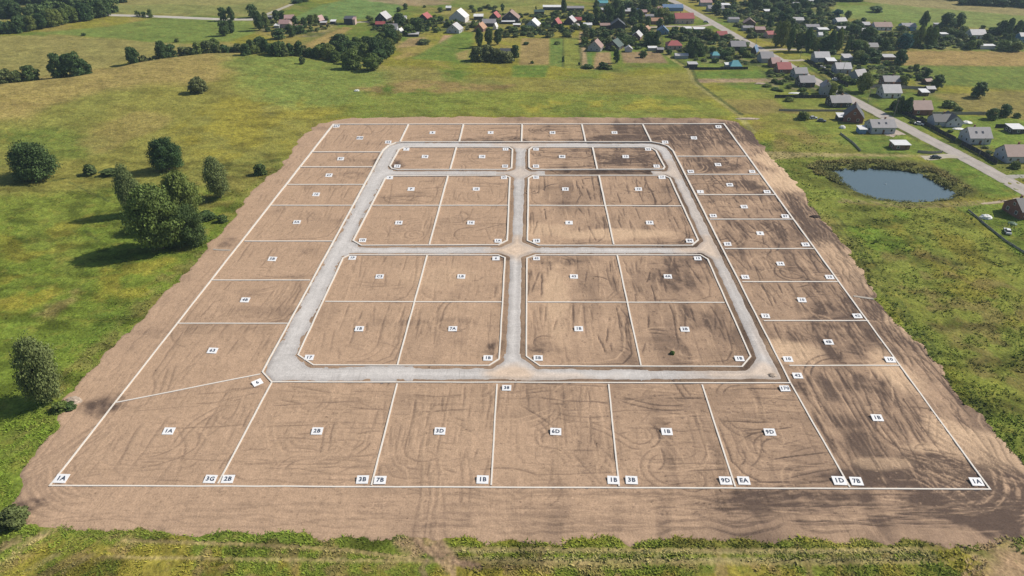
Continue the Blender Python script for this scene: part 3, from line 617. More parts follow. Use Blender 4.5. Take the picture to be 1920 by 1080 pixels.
for k, v, h in (('A',[(855.6,277),(844,319)],None),('B',[(1111,277),(1120,319)],None),('C',[(840,330),(805,460)],[(697,386),(954,386)]),('D',[(1123,330),(1151,460)],[(991,386),(1279,387)]),
                ('E',[(801,479),(745,686)],[(608,566),(942,567)]),('F',[(1157,479),(1202,687)],[(988,567),(1360,568)])):
    divider(v, f'lengthwise white strip splitting the {BN[k]}', .012)
    if h: divider(h, f'crosswise white strip splitting the {BN[k]}', -.02)
# ------------------------------------------------------------------ NUMBER BOARDS
mat_board = mat('board_white', (.82,.82,.82), rough=.6, scales=((1.2, .03),))
mat_ink = mat('board_ink', (.035,.05,.085), rough=.7, scales=())
mat_wood = mat('stake_wood', (.3,.22,.14), rough=.9)
_txt = {}
def txt_mesh(t):
    if t in _txt: return _txt[t]
    cu = bpy.data.curves.new('lettering', 'FONT'); cu.body = t; cu.align_x = 'CENTER'; cu.align_y = 'CENTER'; cu.size = 1.4; cu.offset = .045; cu.extrude = .012; cu.resolution_u = 2; cu.space_character = 1.12
    o = bpy.data.objects.new('tmp', cu); COL.objects.link(o); bpy.context.view_layer.update()
    me = bpy.data.meshes.new_from_object(o.evaluated_get(bpy.context.evaluated_depsgraph_get())); bpy.data.objects.remove(o)
    me.name = 'lettering'; me.materials.clear(); me.materials.append(mat_ink); _txt[t] = me; return me
bm_ = MB(); bm_.box(-1.25,-1.0,0,1.25,1.0,.09); board_me = bm_.mesh('panel', mat_board)
bm_ = MB(); bm_.box(-.04,-.05,-.45,.04,.03,0); legs_me = bm_.mesh('support', mat_wood)
def board(x, y, t, where, rot=None, sc=1.0):
    X0, Y0, _ = place(x, y); far = float(sstep(120, 330, Y0))
    rz = -SA if rot is None else rot
    # the side columns follow the slant of their own border line
    o = link('number_board', None, loc=(X0, Y0, .26+.05*far), rz=rz, label=f'white board numbered {t} {where}', cat='number board', group='white number boards on the plots')
    s = (1.0+.22*far)*sc; tilt = math.radians(9+9*far)+R.uniform(-.03,.03)
    p = link('panel', board_me, o); p.scale = (s, s*1.0, 1); p.rotation_euler = (tilt, R.uniform(-.02,.02), R.uniform(-.03,.03))
    l = link('lettering', txt_mesh(t), p, loc=(0,0,.098)); 
    for sx in (-1, 1):
        g = link('support', legs_me, o, loc=(sx*.96*s, .75*s, .75*s*math.sin(tilt))); g.scale = (s, 1, 1.0+1.0*far)
fr = 'at the front edge of the front row, '; 
B_ = [(116,899,'1A','in the near left corner of the whole site',1.1),(395,900,'3G','at the front, just left of the first lengthwise strip',1),(428,900,'2B','at the front, just right of the first lengthwise strip',1),
(680,901,'3B','at the front, just left of the second lengthwise strip',1),(713,902,'7B','at the front, just right of the second lengthwise strip',1),(905,901,'1B','at the front, just left of the third lengthwise strip',1),
(1150,902,'1B','at the front, just left of the fourth lengthwise strip',1),(1184,902,'3B','at the front, just right of the fourth lengthwise strip',1),(1360,903,'9D','at the front, just left of the fifth lengthwise strip',1),
(1394,903,'EA','at the front, just right of the fifth lengthwise strip',1),(1573,903,'1D','at the front, just left of the sixth lengthwise strip',1.08),(1605,904,'7B','at the front, just right of the sixth lengthwise strip',1),(1830,905,'1A','in the near right corner of the whole site',1),
(317,810,'1A','in the middle of the front left corner plot',1),(595,810,'2B','in the middle of the second front plot from the left',1),(825,810,'3D','in the middle of the third front plot from the left',1),
(1042,811,'6D','in the middle of the fourth front plot from the left',1),(1250,811,'1B','in the middle of the fifth front plot from the left',1),(1443,812,'9D','in the middle of the sixth front plot from the left',1),(1644,785,'1B','in the middle of the front right corner plot',1),
(399,659,'63','in the first left column plot behind the slanting strip',1),(460,564,'4B','in the second left column plot behind the slanting strip',1),(511,487,'5B','in the third left column plot behind the slanting strip',1),(557,418,'5A','in the fourth left column plot behind the slanting strip',.95),
(593,366,'10','in the fifth left column plot behind the slanting strip',.95),(617,330,'67','in the sixth left column plot behind the slanting strip',.95),(639,299,'87','in the seventh left column plot behind the slanting strip',.95),(675,260,'848','in the middle of the far left corner plot',1),
(631,238,'667','in the far left corner of the whole site',1),(728,268,'24','beside the rounded far left bend of the gravel road',.95),(811,250,'8','in the second plot from the left of the far row',.9),(920,250,'9','in the third plot from the left of the far row',.9),
(1036,250,'28','in the fourth plot from the left of the far row',.9),(1152,250,'10','in the fifth plot from the left of the far row',.9),(1301,260,'12','in the middle of the far right corner plot',.95),(1347,239,'41','in the far right corner of the whole site',.95),
(1247,268,'74','beside the rounded far right bend of the gravel road',.95),
(762,281,'7','in the far left corner of the small far left block',.9),(797,295,'18','in the left plot of the small far left block',.95),(904,295,'10','in the right plot of the small far left block',.95),(948,281,'11','in the far right corner of the small far left block',.85),
(745,313,'14','in the near left corner of the small far left block',.9),(947,313,'50','in the near right corner of the small far left block',.85),(1005,281,'21','in the far left corner of the small far right block',.85),(1054,295,'80','in the left plot of the small far right block',.95),
(1173,295,'13','in the right plot of the small far right block',.95),(1215,281,'24','in the far right corner of the small far right block',.9),(1005,313,'50','in the near left corner of the small far right block',.9),(1231,313,'10','in the near right corner of the small far right block',.9),
(731,334.5,'9','in the far left corner of the middle left block',.9),(771,356,'P','in the far left plot of the middle left block',.95),(893,356,'10','in the far right plot of the middle left block',.95),(945,334.5,'37','in the far right corner of the middle left block',.85),
(748,419,'14','in the near left plot of the middle left block',.95),(883,419,'16','in the near right plot of the middle left block',.95),(680,452,'1D','in the near left corner of the middle left block',.9),(934,453,'1A','in the near right corner of the middle left block',.9),
(1005,334,'21','in the far left corner of the middle right block',.85),(1060,356,'18','in the far left plot of the middle right block',.9),(1197,356,'10','in the far right plot of the middle right block',.95),(1241,334,'17','in the far right corner of the middle right block',.95),
(1067,419,'6','in the near left plot of the middle right block',.95),(1218,419,'19','in the near right plot of the middle right block',.95),(1006,453,'18','in the near left corner of the middle right block',.9),(1293,453,'84','in the near right corner of the middle right block',.95),
(661,485,'1P','in the far left corner of the large near left block',.9),(930,486,'6','in the far right corner of the large near left block',.9),(712,520,'C3','in the far left plot of the large near left block',.95),(865,520,'LB','in the far right plot of the large near left block',.95),
(674,618,'1B','in the near left plot of the large near left block',.95),(849,618,'7A','in the near right plot of the large near left block',.95),(580,672,'17','in the near left corner of the large near left block',.95),(915,673,'1B','in the near right corner of the large near left block',.95),
(1006,486,'42','in the far left corner of the large near right block',.85),(1308,486,'13','in the far right corner of the large near right block',.9),(1076,520,'43','in the far left plot of the large near right block',.95),(1252,520,'4A','in the far right plot of the large near right block',.95),
(1085,618,'1B','in the near left plot of the large near right block',.95),(1284,619,'2B','in the near right plot of the large near right block',.95),(1009,673,'5B','in the near left corner of the large near right block',.95),(1386,674,'1B','in the near right corner of the large near right block',.95),
(950,729,'38','at the back, just right of the third lengthwise strip',.9),(1471,730,'170','inside the back right corner of the sixth front plot',.95),(1495,706,'42','inside the back left corner of the front right corner plot',.95),
(1477,675,'10','at the road end of the first right column plot',.95),(1668,676,'10','at the outer end of the first right column plot',1),(1553,643,'4B','in the middle of the first right column plot',.95),
(1435,594,'12','at the road end of the second right column plot',.9),(1607,594,'42','at the outer end of the second right column plot',.95),(1503,564,'10','in the middle of the second right column plot',.95),(1397,521,'16','at the road end of the third right column plot',.9),
(1555,521,'10','at the outer end of the third right column plot',.95),(1463,496,'14','in the middle of the third right column plot',.9),(1364,459,'10','at the road end of the fourth right column plot',.9),(1510,460,'10','at the outer end of the fourth right column plot',.95),
(1425,439,'6','in the middle of the fourth right column plot',.9),(1337,406,'54','at the road end of the fifth right column plot',.9),(1472,407,'87','at the outer end of the fifth right column plot',.95),(1395,389,'10','in the middle of the fifth right column plot',.9),
(1313,361,'1','at the road end of the sixth right column plot',.9),(1438,361,'14','at the outer end of the sixth right column plot',.9),(1368,348,'40','in the middle of the sixth right column plot',.9),(1295,323,'64','at the road end of the seventh right column plot',.9),
(1410,323,'15','at the outer end of the seventh right column plot',.85),(1346,310,'74','in the middle of the seventh right column plot',.9)]
for x, y, t, wh, s_ in B_: board(x, y, t, wh, None, s_)
board(483, 719, '6', 'turned aslant by the clipped bend near the slanting strip', -SA+.75, .95)
# ------------------------------------------------------------------ HOUSES
WC = dict(W=(.62,.60,.57), C=(.50,.44,.36), B=(.22,.105,.075), T=(.15,.10,.065), G=(.34,.35,.36), D=(.075,.072,.075), U=(.16,.27,.42), P=(.50,.37,.32), M=(.22,.13,.10), L=(.45,.47,.50))
RC = dict(g=(.27,.26,.27), l=(.46,.45,.455), w=(.68,.68,.68), r=(.36,.095,.09), p=(.40,.26,.24), d=(.075,.08,.09), b=(.12,.20,.32), t=(.10,.33,.37), o=(.40,.23,.14), n=(.05,.085,.075), k=(.30,.20,.17))
wm = {k: mat('wall_'+k, c, .85, scales=((.6, .08), (3, .06))) for k, c in WC.items()}
rm = {k: mat('roof_'+k, c, .6, scales=((.4, .10), (2.5, .08)), spec=.35) for k, c in RC.items()}
mat_glass = mat('window_glass', (.05,.06,.075), .15, scales=(), spec=.6); mat_frame = mat('window_frame', (.7,.7,.68), .6, scales=())
mat_chim = mat('chimney_brick', (.32,.17,.12), .9); mat_door = mat('door_wood', (.16,.09,.05), .6)
q = MB(); q.box(-.6,-.06,-.7,.6,.04,.7); frame_me = q.mesh('window', mat_frame); q = MB(); q.box(-.48,-.075,-.58,.48,-.062,.58); pane_me = q.mesh('pane', mat_glass)
q = MB(); q.box(-.5,-.06,0,.5,.05,2.05); door_me = q.mesh('door', mat_door); q = MB(); q.box(-.3,-.3,0,.3,.3,1); chim_me = q.mesh('chimney', mat_chim)
q = MB(); q.box(-.45,-.6,-.04,.45,.6,.09); sky_me = q.mesh('skylight', mat_glass)
def house(x, y, wpx, dm, wh, rh, rot, typ, wc, rc, label, cat='house', win=1, extra=''):
    X0, Y0, Z0 = place(x, y); s = pxm(y); wm_ = wpx/s
    turned = abs(rot) >= 45
    L, D = (dm, wm_) if turned else (wm_, dm)
    ov = .35; L -= 2*ov*(.6); D -= 0 if not turned else 2*ov*.6
    L = max(L, 2); D = max(D, 2)
    a = math.radians(rot); hy = abs(L/2*math.sin(a))+abs(D/2*math.cos(a))
    o = link({'shed':'shed','greenhouse':'greenhouse','barn':'barn'}.get(cat, 'house'), None, loc=(X0, Y0+hy, Z0-.05), rz=a, label=label, cat=cat, group='village houses and sheds')
    w = MB(); l, d = L/2, D/2
    if typ == 'gable':
        for yy in (-d, d): w.poly([(-l,yy,0),(l,yy,0),(l,yy,wh),(-l,yy,wh)][::1 if yy < 0 else -1])
        w.poly([(l,-d,0),(l,d,0),(l,d,wh),(l,0,wh+rh),(l,-d,wh)]); w.poly([(-l,d,0),(-l,-d,0),(-l,-d,wh),(-l,0,wh+rh),(-l,d,wh)])
    else: w.box(-l,-d,0,l,d,wh)
    link('wall', w.mesh('wall', wm[wc]), o)
    r = MB(); t = .14; ex = ov; k = rh/d
    if typ == 'gable':
        for sg in (-1, 1):
            e = d+ex; ze = wh-ex*k
            p = [(-l-ex, sg*e, ze+.02),(l+ex, sg*e, ze+.02),(l+ex, 0, wh+rh+.02),(-l-ex, 0, wh+rh+.02)]
            if sg > 0: p = [p[1],p[0],p[3],p[2]]
            r.hexa(p+[(a_,b_,c_+t) for a_, b_, c_ in p])
    elif typ == 'hip':
        h = min(l*.55, d); e = ex; z0 = wh+.01
        c = [(-l-e,-d-e,z0),(l+e,-d-e,z0),(l+e,d+e,z0),(-l-e,d+e,z0),(-l+h,0,wh+rh),(l-h,0,wh+rh)]
        r.v += c; r.f += [(0,1,5,4),(1,2,5),(2,3,4,5),(3,0,4),(0,3,2,1)]
    else:
        z0, z1 = wh+.01, wh+rh+.01
        p = [(-l-ex,-d-ex,z0),(l+ex,-d-ex,z0),(l+ex,d+ex,z1),(-l-ex,d+ex,z1)]; r.hexa(p+[(a_,b_,c_+t) for a_, b_, c_ in p])
    ro = link('roof', r.mesh('roof', rm[rc]), o)
    if typ in ('gable', 'hip') and win and wpx > 14:
        link('chimney', chim_me, ro, loc=(l*R.choice([-.35,.3]), d*.12, wh+rh*.8), scale=(1,1,rh*.2+1.0))
    if win and wpx > 9:
        def wnd(px_, py_, pz, rz_, sc=1):
            f = link('window', frame_me, o, loc=(px_,py_,pz), rz=rz_, scale=(sc,1,sc)); link('pane', pane_me, f)
        n = max(1, min(4, int(L/3.2))); zc = wh*.55 if wh < 4 else 1.6
        for i in range(n):
            xx = -l+L*(i+.5)/n
            if i == n//2 and n > 1: link('door', door_me, o, loc=(xx+.1,-d-.005,0))
            else: wnd(xx, -d-.005, zc, 0)
            if wh > 4.2: wnd(xx, -d-.005, 4.0, 0)
        if wpx > 18:
            for sx in (-1, 1):
                for yy in ((-d*.45, d*.45) if D > 5 else (0,)): wnd(sx*(l+.005), yy, zc, sx*math.pi/2)
                if rh > 1.8 and typ == 'gable': wnd(sx*(l+.005), 0, wh+rh*.38, sx*math.pi/2, .8)
    if 's' in extra:
        for xx in (-.18*L, .12*L):
            k_ = link('skylight', sky_me, ro, loc=(xx, -d*.5, wh+rh*.5+t)); k_.rotation_euler = (math.atan2(rh, d), 0, 0)
    return o
def cross_house():
    x, y = 1776, 238; X0, Y0, Z0 = place(x, y)
    o = link('house', None, loc=(X0, Y0+4, 0), label='pale grey blue house with a dark cross gabled roof right of the road', cat='house', group='village houses and sheds')
    w = MB(); w.box(-6.5,-3.5,0,1.5,3.5,2.6); w.poly([(-6.5,-3.5,2.6),(-6.5,0,5.2),(-6.5,3.5,2.6)][::-1])
    link('wall', w.mesh('wall', wm['L']), o)
    w = MB(); w.poly([(-1,-4.2,0),(7,-4.2,0),(7,-4.2,2.6),(3,-4.2,5.6),(-1,-4.2,2.6)]); w.poly([(7,-4.2,0),(7,4,0),(7,4,2.6),(7,-4.2,2.6)]); w.poly([(7,4,0),(-1,4,0),(-1,4,2.6),(3,4,5.6),(7,4,2.6)]); w.poly([(-1,4,0),(-1,-4.2,0),(-1,-4.2,2.6),(-1,4,2.6)])
    link('wall', w.mesh('wall', wm['L']), o)
    r = MB()
    for sg in (-1, 1):
        p = [(-6.9,sg*3.9,2.35),(3,sg*3.9,2.35),(3,0,5.25),(-6.9,0,5.25)]; p = p if sg < 0 else [p[1],p[0],p[3],p[2]]; r.hexa(p+[(a,b,c+.14) for a,b,c in p])
    for sg in (-1, 1):
        p = [(3+sg*4.4,-4.6,2.3),(3+sg*4.4,4.4,2.3),(3,4.4,5.62),(3,-4.6,5.62)]; p = p if sg > 0 else [p[1],p[0],p[3],p[2]]; r.hexa(p+[(a,b,c+.14) for a,b,c in p])
    ro = link('roof', r.mesh('roof', rm['d']), o); link('chimney', chim_me, ro, loc=(-1,.4,4.8), scale=(1,1,1.6))
    for xx, zz in ((1,1.4),(5,1.4),(3,3.6),(-4.5,1.4)):
        f = link('window', frame_me, o, loc=(xx, -4.205 if xx > -2 else -3.505, zz)); link('pane', pane_me, f)
cross_house()
HS = [
(1655,251,46,8.5,3.2,2.6,0,'gable','L','g','light grey house with grey roof and two skylights beside the village road','house',1,'s'),
(1608,232,36,10,2.8,5.0,68,'gable','B','d','red brown brick house with steep dark roof left of the road','house',1,''),
(1576,202,38,8,2.8,2.6,2,'gable','D','g','dark walled house with grey roof and three windows left of the road','house',1,''),
(1552,181,20,8,4.8,2.6,80,'gable','G','g','tall grey house with gable end half hidden by a round bush','house',1,''),
(1513,164,29,8,3,2.8,2,'gable','D','g','dark walled house with plain grey roof close to the road','house',1,''),
(1501,147,25,7,3,2.6,5,'gable','G','g','grey roofed house directly behind the dark walled house','house',1,''),
(1470,138,26,8,2.8,3.2,2,'gable','M','r','brown house with dull red roof at the roadside','house',1,''),
(1454,127,17,7,2.8,2.8,5,'gable','M','p','pink roofed wing behind the dull red roof','house',0,''),
(1438,118,24,9,3,3.2,2,'gable','G','g','broad mauve grey roof right against the road bend','house',0,''),
(1541,117,28,8,3.2,2.8,0,'gable','G','l','pale grey roofed house, farther of the pair right of the road','house',1,''),
(1559,121,17,5,2.2,1.0,0,'mono','T','w','small white roofed shed between the two pale grey houses','shed',0,''),
(1590,115,17,6,2.2,1.2,0,'mono','G','l','small pale roofed shed behind the pale grey houses','shed',0,''),
(1581,138,29,8,3,2.8,0,'gable','G','l','pale grey roofed house, nearer of the pair right of the road','house',1,''),
(1614,153,24,8,2.8,3.2,20,'gable','G','g','grey roof almost hidden behind a leafy birch','house',0,''),
(1671,163,31,7,3.2,2.4,0,'gable','M','g','brown grey house directly behind the white fronted house','house',1,''),
(1672,184,34,9,3.0,3.4,0,'gable','W','l','white walled house with very light roof and dark roof hatch','house',1,''),
(1734,180,15,4.5,2.0,.8,0,'mono','T','w','little white roofed shed in the garden right of the light roofed house','shed',0,''),
(1745,174,16,4.5,2.2,1.0,0,'gable','D','l','little grey roofed shed behind the white roofed one','shed',0,''),
(1741,159,14,4,2,1.0,10,'gable','T','k','brown garden shed beside the round dark tree','shed',0,''),
(1729,216,36,9,3.0,3.4,0,'gable','B','k','brick gabled house with brownish grey roof right of the road','house',1,''),
(1836,271,42,9,3.2,3.6,0,'gable','L','g','light grey house with dark grey roof behind the long black fence','house',1,'s'),
(1906,306,44,9,3.2,3.6,0,'gable','L','k','grey house with mauve brown roof at the right edge by the black fence','house',1,''),
(1908,251,26,6,2.4,.6,0,'mono','D','w','dark barn with flat white roof at the right edge','shed',1,''),
(1690,281,31,5,2.3,.5,0,'mono','M','w','brown shed with flat white roof on the lawn behind the pond','shed',1,''),
(1926,412,38,9,3.2,3.2,8,'gable','B','d','dark brick house cut off by the right edge near the pond','house',1,''),
# right, farther
(1656,57,33,9,2.8,2.6,0,'gable','W','k','wide white house with speckled reddish roof in front of the far field','house',1,''),
(1704,58,26,8,3.4,1.8,0,'gable','U','g','dark blue house with blue grey roof on the far right','house',1,''),
(1624,54,14,7,3,1.6,0,'gable','M','l','narrow light roofed house left of the wide white house','house',0,''),
(1621,64,17,6,2.2,1.0,0,'mono','M','l','low light roofed shed below the narrow house','shed',0,''),
(1577,47,22,7,2.8,2.2,15,'gable','L','l','whitish grey house beside the blue green tree','house',1,''),
(1524,56,25,7,2.4,1.2,0,'gable','G','g','long low grey green roof among the tall trees','shed',0,''),
(1497,44,20,7,2.6,1.6,0,'gable','G','l','pale lilac roofed house behind the tall trees','house',0,''),
(1636,96,19,6,3,2.0,0,'gable','C','g','grey brown house half hidden behind conifers','house',0,''),
(1667,113,22,5,2,.8,0,'mono','T','l','low open shed with light roof at the field edge','shed',0,''),
(1834,73,28,9,3,3.0,0,'gable','W','l','white house with light roof on the far right','house',1,''),
(1851,92,29,4,2.2,.3,0,'mono','W','w','long low white roof at the edge of the dry field','shed',0,''),
(1759,53,11,5,2.6,.5,0,'mono','P','l','pinkish hut between two dark trees far right','shed',0,''),
(1770,69,14,4,2.0,.4,0,'mono','G','w','low white shed in the far right gardens','shed',0,''),
(1917,80,14,6,4.5,2.0,0,'gable','U','l','light blue house at the right edge of the frame','house',1,''),
(1532,66,0,0,0,0,0,'','','','','',0,''),
(1514,8,22,8,3,2.0,0,'gable','W','l','light roofed house near the top edge, right','house',0,''),
(1496,14,18,6,2.6,1.4,0,'gable','G','l','small light roof near the top edge beside tall trees','house',0,''),
(1441,26,15,5,2.2,.8,0,'mono','T','w','small white roofed shed behind the dark round tree','shed',0,''),
(1375,12,0,0,0,0,0,'','','','','',0,''),
(1361,15,16,6,2.6,.6,0,'mono','D','w','white roofed garage just right of the road near the top','shed',0,''),
(1324,12,22,8,3.4,1.6,0,'gable','G','p','grey house with pink roof at the top edge beside the road','house',0,''),
(1343,22,30,10,2.6,2.0,0,'gable','G','g','broad grey roof just right of the road near the top','house',0,''),
# middle group left of the road
(1283,45,36,11,4.2,3.4,3,'gable','P','r','big pinkish house with bright red roof near the road','house',1,''),
(1262,21,38,10,3,2.0,0,'gable','U','b','long blue building with blue roof','barn',0,''),
(1159,58,27,9,4.4,3.8,86,'gable','D','d','tall dark barn whose gable faces the site','barn',0,''),
(1139,54,27,6,2.4,.8,0,'mono','T','k','low brownish roofed shed beside the tall dark barn','shed',0,''),
(1232,46,22,7,2.8,1.8,0,'gable','M','o','house with ochre orange roof among garden trees','house',0,''),
(1244,65,22,8,2.2,3.6,84,'gable','U','b','pale blue house with its gable toward the site','house',1,''),
(1196,76,18,10,2.6,3.0,70,'gable','M','l','house with long light slope right of the dark conifer','house',0,''),
(1213,61,12,5,2.6,1.8,60,'gable','O' if 0 else 'M','o','small hut with orange roof','shed',0,''),
(1265,93,28,9,2.8,2.6,0,'hip','P','r','low house with red hipped roof and light walls','house',1,''),
(1312,60,22,5,2.2,.4,0,'mono','D','w','flat white roofed garage below the big red roofed house','shed',0,''),
(1290,59,14,5,2.2,.4,0,'mono','G','w','small flat white roof left of the garage','shed',0,''),
(1278,110,25,5,2.0,1.0,0,'gable','G','l','low glassy greenhouse beside the path','greenhouse',0,''),
(1154,95,28,10,2.4,4.0,62,'gable','D','n','dark house with green black roof and white gable','house',1,''),
(1179,98,14,5,2.2,1.8,84,'gable','L','l','little pale grey hut in the garden left of the path','shed',0,''),
(1224,95,17,4,1.8,.4,0,'mono','G','w','long low white roof beside the path','shed',0,''),
(1238,99,13,5,2.2,.8,0,'gable','D','g','dark little shed at the corner of the path','shed',0,''),
(1118,97,26,10,2.6,4.2,72,'gable','G','k','steep gabled grey house standing at the top of the vegetable field','house',1,''),
(1102,53,16,6,2.6,1.0,0,'gable','L','w','small white fronted house behind the hedge','house',1,''),
(1342,110,15,6,2.2,1.8,0,'hip','G','t','small turquoise roofed hut','shed',0,''),
(1380,129,22,7,1.6,3.0,0,'hip','L','t','bright turquoise tent shaped roof at the meadow edge','shed',0,''),
(1367,127,14,4,1.8,.5,0,'mono','G','w','flat white shed joined to the turquoise roof','shed',0,''),
(1299,127,18,4.5,2.2,.5,0,'mono','D','l','dark green shed with pale roof at the meadow edge','shed',0,''),
(1354,72,19,7,2.4,2.2,0,'gable','M','r','red roofed house left of the road beside round bushes','house',0,''),
(1384,95,28,8,3.0,2.8,0,'gable','D','g','dark walled house with grey green roof near the road','house',0,''),
(1417,103,12,7,2.2,3.4,60,'gable','D','b','narrow dark hut with blue roof','shed',0,''),
(1425,62,19,6,2.6,1.6,0,'gable','M','p','house with pink flat roof right of the road','house',0,''),
(1407,50,22,8,2.6,3.0,80,'gable','M','k','dark gabled house behind the pink roof','house',0,''),
(1445,72,16,7,2.8,1.8,10,'gable','P','r','house with half red roof hidden by a willow','house',0,''),
(1376,42,20,6,2.6,1.0,0,'gable','W','g','white pillared house right of the road','house',0,''),
(1403,58,20,6,2.4,1.0,0,'gable','G','g','grey roofed shed beside the pink roof','shed',0,''),
(1502,76,9,4,3,1.5,0,'gable','M','r','bright red roofed hut between the tall trees','shed',0,''),
(1537,76,8,4,4,1.5,0,'gable','W','w','slim white hut between the tall trees','shed',0,''),
(1544,61,19,5,2.2,.6,0,'mono','G','w','flat white roof behind the tall trees','shed',0,''),
(1583,59,22,5,2.2,.6,0,'mono','G','l','long light roof right of the tall trees','shed',0,''),
# centre-left
(958,43,32,12,3.4,5.2,82,'gable','D','k','large dark gabled house with pale window front','house',1,''),
(953,45,25,4,1.8,.3,0,'mono','D','w','white canopy in front of the large dark gabled house','shed',0,''),
(969,51,14,4,1.8,.3,0,'mono','T','w','small white canopy beside the garden','shed',0,''),
(1000,54,24,11,2.4,4.0,74,'gable','L','w','gabled grey house with white sunlit roof slope','house',1,''),
(1044,52,16,10,2.4,3.8,72,'gable','D','r','dark house with a red roof slope','house',0,''),
(1070,47,20,9,2.4,3.6,70,'gable','D','l','dark gabled house with thin light roof edge','house',0,''),
(1084,43,13,6,2.4,1.6,0,'gable','M','r','small house with patchy red roof','house',0,''),
(1080,53,13,4,2,.5,0,'mono','D','w','small white annex below the patchy red roof','shed',0,''),
(1037,19,38,6,2.6,.7,0,'mono','D','w','long low white roofed stable','barn',0,''),
(1078,21,34,7,2.6,1.2,0,'gable','D','b' if 0 else 'g','long low blue grey roofed barn beside the tall conifer','barn',0,''),
(1011,29,19,7,3,1.2,0,'gable','D','n','dark square barn standing in the meadow','barn',0,''),
(948,105,22,6,2.6,1.8,0,'gable','B','d','brick hut buried in the hedge below the village','shed',0,''),
(717,42,24,11,2.8,4.4,74,'gable','D','l','dark gabled house with pale sunlit roof slope','house',1,''),
(713,50,18,5,2,1.6,0,'gable','D','r','bright red roofed annex in front of the pink sloped house','shed',0,''),
(734,61,22,8,3.0,2.8,0,'gable','L','g','grey roofed house above the big grove','house',1,''),
(750,65,9,6,2,2.2,75,'gable','W','w','tiny white gabled hut beside the grove','shed',0,''),
(756,43,12,7,3.4,1.6,0,'gable','W','l','white walled house half behind a round tree','house',0,''),
(796,42,22,10,2.6,3.8,72,'gable','D','r','dark house with red roof slope at the lane','house',0,''),
(860,43,32,13,4.0,5.4,78,'gable','W','w','large white and grey barn with bright white roof slope','barn',0,''),
(852,63,26,10,2.6,4.0,74,'gable','L','l','blue grey gabled house above the meadow','house',1,''),
(897,37,18,7,2.6,.8,0,'mono','D','w','dark shed with bright white roof','shed',0,''),
(928,40,18,9,3,3.6,74,'gable','D','r','dark house with reddish roof behind the grey roof','house',0,''),
(917,50,26,8,2.8,2.4,0,'gable','D','g','long grey brown roofed house','house',0,''),
(901,60,18,9,2.4,3.6,72,'gable','M','o','house with orange red sunlit roof slope','house',0,''),
(929,56,7,5,2.4,2.4,74,'gable','W','w','narrow white sided hut','shed',0,''),
(841,20,10,6,2.4,1.2,0,'gable','D','w','lone shed with white roof on the field','shed',0,''),
(775,69,20,5,1.8,.6,0,'mono','D','l','low dark shed with pale eaves below the round tree','shed',0,''),
(655,46,20,8,4.4,.8,0,'mono','D','d','square black walled house with flat roof','house',0,''),
(664,47,5,7,4.4,.6,0,'mono','P','p','narrow red and pink wall annex','shed',0,''),
(541,42,18,8,3,2.2,10,'gable','M','p','rear pink roofed farmhouse on the left','house',0,''),
(533,52,20,8,3.0,2.4,-5,'gable','P','p','front pink roofed farmhouse on the left','house',1,''),
(519,53,10,5,2.0,.5,0,'mono','G','w','small white roofed shed left of the pink farmhouses','shed',0,''),
(560,56,13,5,2,1.4,0,'gable','M','p','little pink roofed shed among bushes on the left','shed',0,''),
(597,44,14,8,2.2,3.2,68,'gable','D','p','dark hut with pale pink roof slope on the left','shed',0,''),
(624,45,10,5,2.0,.5,0,'mono','D','w','white roofed shed beside the lane on the left','shed',0,''),
(606,47,12,4,1.8,.5,0,'mono','T','l','low light grey shed beside the lane on the left','shed',0,''),
(504,37,12,5,2.2,.8,0,'gable','D','g','grey roofed shed at the left end of the hamlet','shed',0,''),
(138,18,12,6,2.4,1.2,0,'gable','W','p','lone pale house among the woods at the upper left','house',0,''),
(1192,23,30,5,2,.6,0,'mono','D','l','long grey shed roof near the top middle','shed',0,''),
(1130,12,20,7,3,1.6,0,'gable','L','t','light house with blue green roof near the top middle','house',0,''),
(1128,23,18,5,2,.8,0,'mono','T','l','low roof strip left of the tall trees near the top','shed',0,''),
(1206,28,14,6,2.4,1.4,0,'gable','M','p','small pink roofed house near the top middle','house',0,''),
(1178,26,12,5,2.2,.8,0,'gable','T','l','small light roofed hut near the top middle','shed',0,''),
(1238,22,10,5,3,1.0,0,'gable','P','k','narrow pinkish house left of the blue building','house',0,''),
(1218,36,16,5,2.4,1.2,0,'gable','G','g','small grey roofed house behind the ochre roof','house',0,''),
]
HOUSE_XY = []
for h in HS:
    if not h[2]: continue
    if h[7] == '': continue
    o = house(*h); HOUSE_XY.append((o.location.x, o.location.y, max(4.5, h[2]/pxm(h[1])/2+2)))
house(1617, 251, 14, 4, 2.2, .6, 0, 'mono', 'U', 'w', 'blue lean-to with white roof left of the skylight house', 'shed', 0)
house(1578, 227, 15, 4, 2.0, 1.0, 0, 'mono', 'D', 'w', 'round white topped shed against the brick house', 'shed', 0)
ORD = ['first','second','third','fourth','fifth','sixth','seventh','eighth','ninth','tenth','eleventh','twelfth','thirteenth','fourteenth','fifteenth','sixteenth','seventeenth','eighteenth','nineteenth','twentieth','twenty first','twenty second','twenty third','twenty fourth','twenty fifth','twenty sixth','twenty seventh','twenty eighth','twenty ninth','thirtieth']
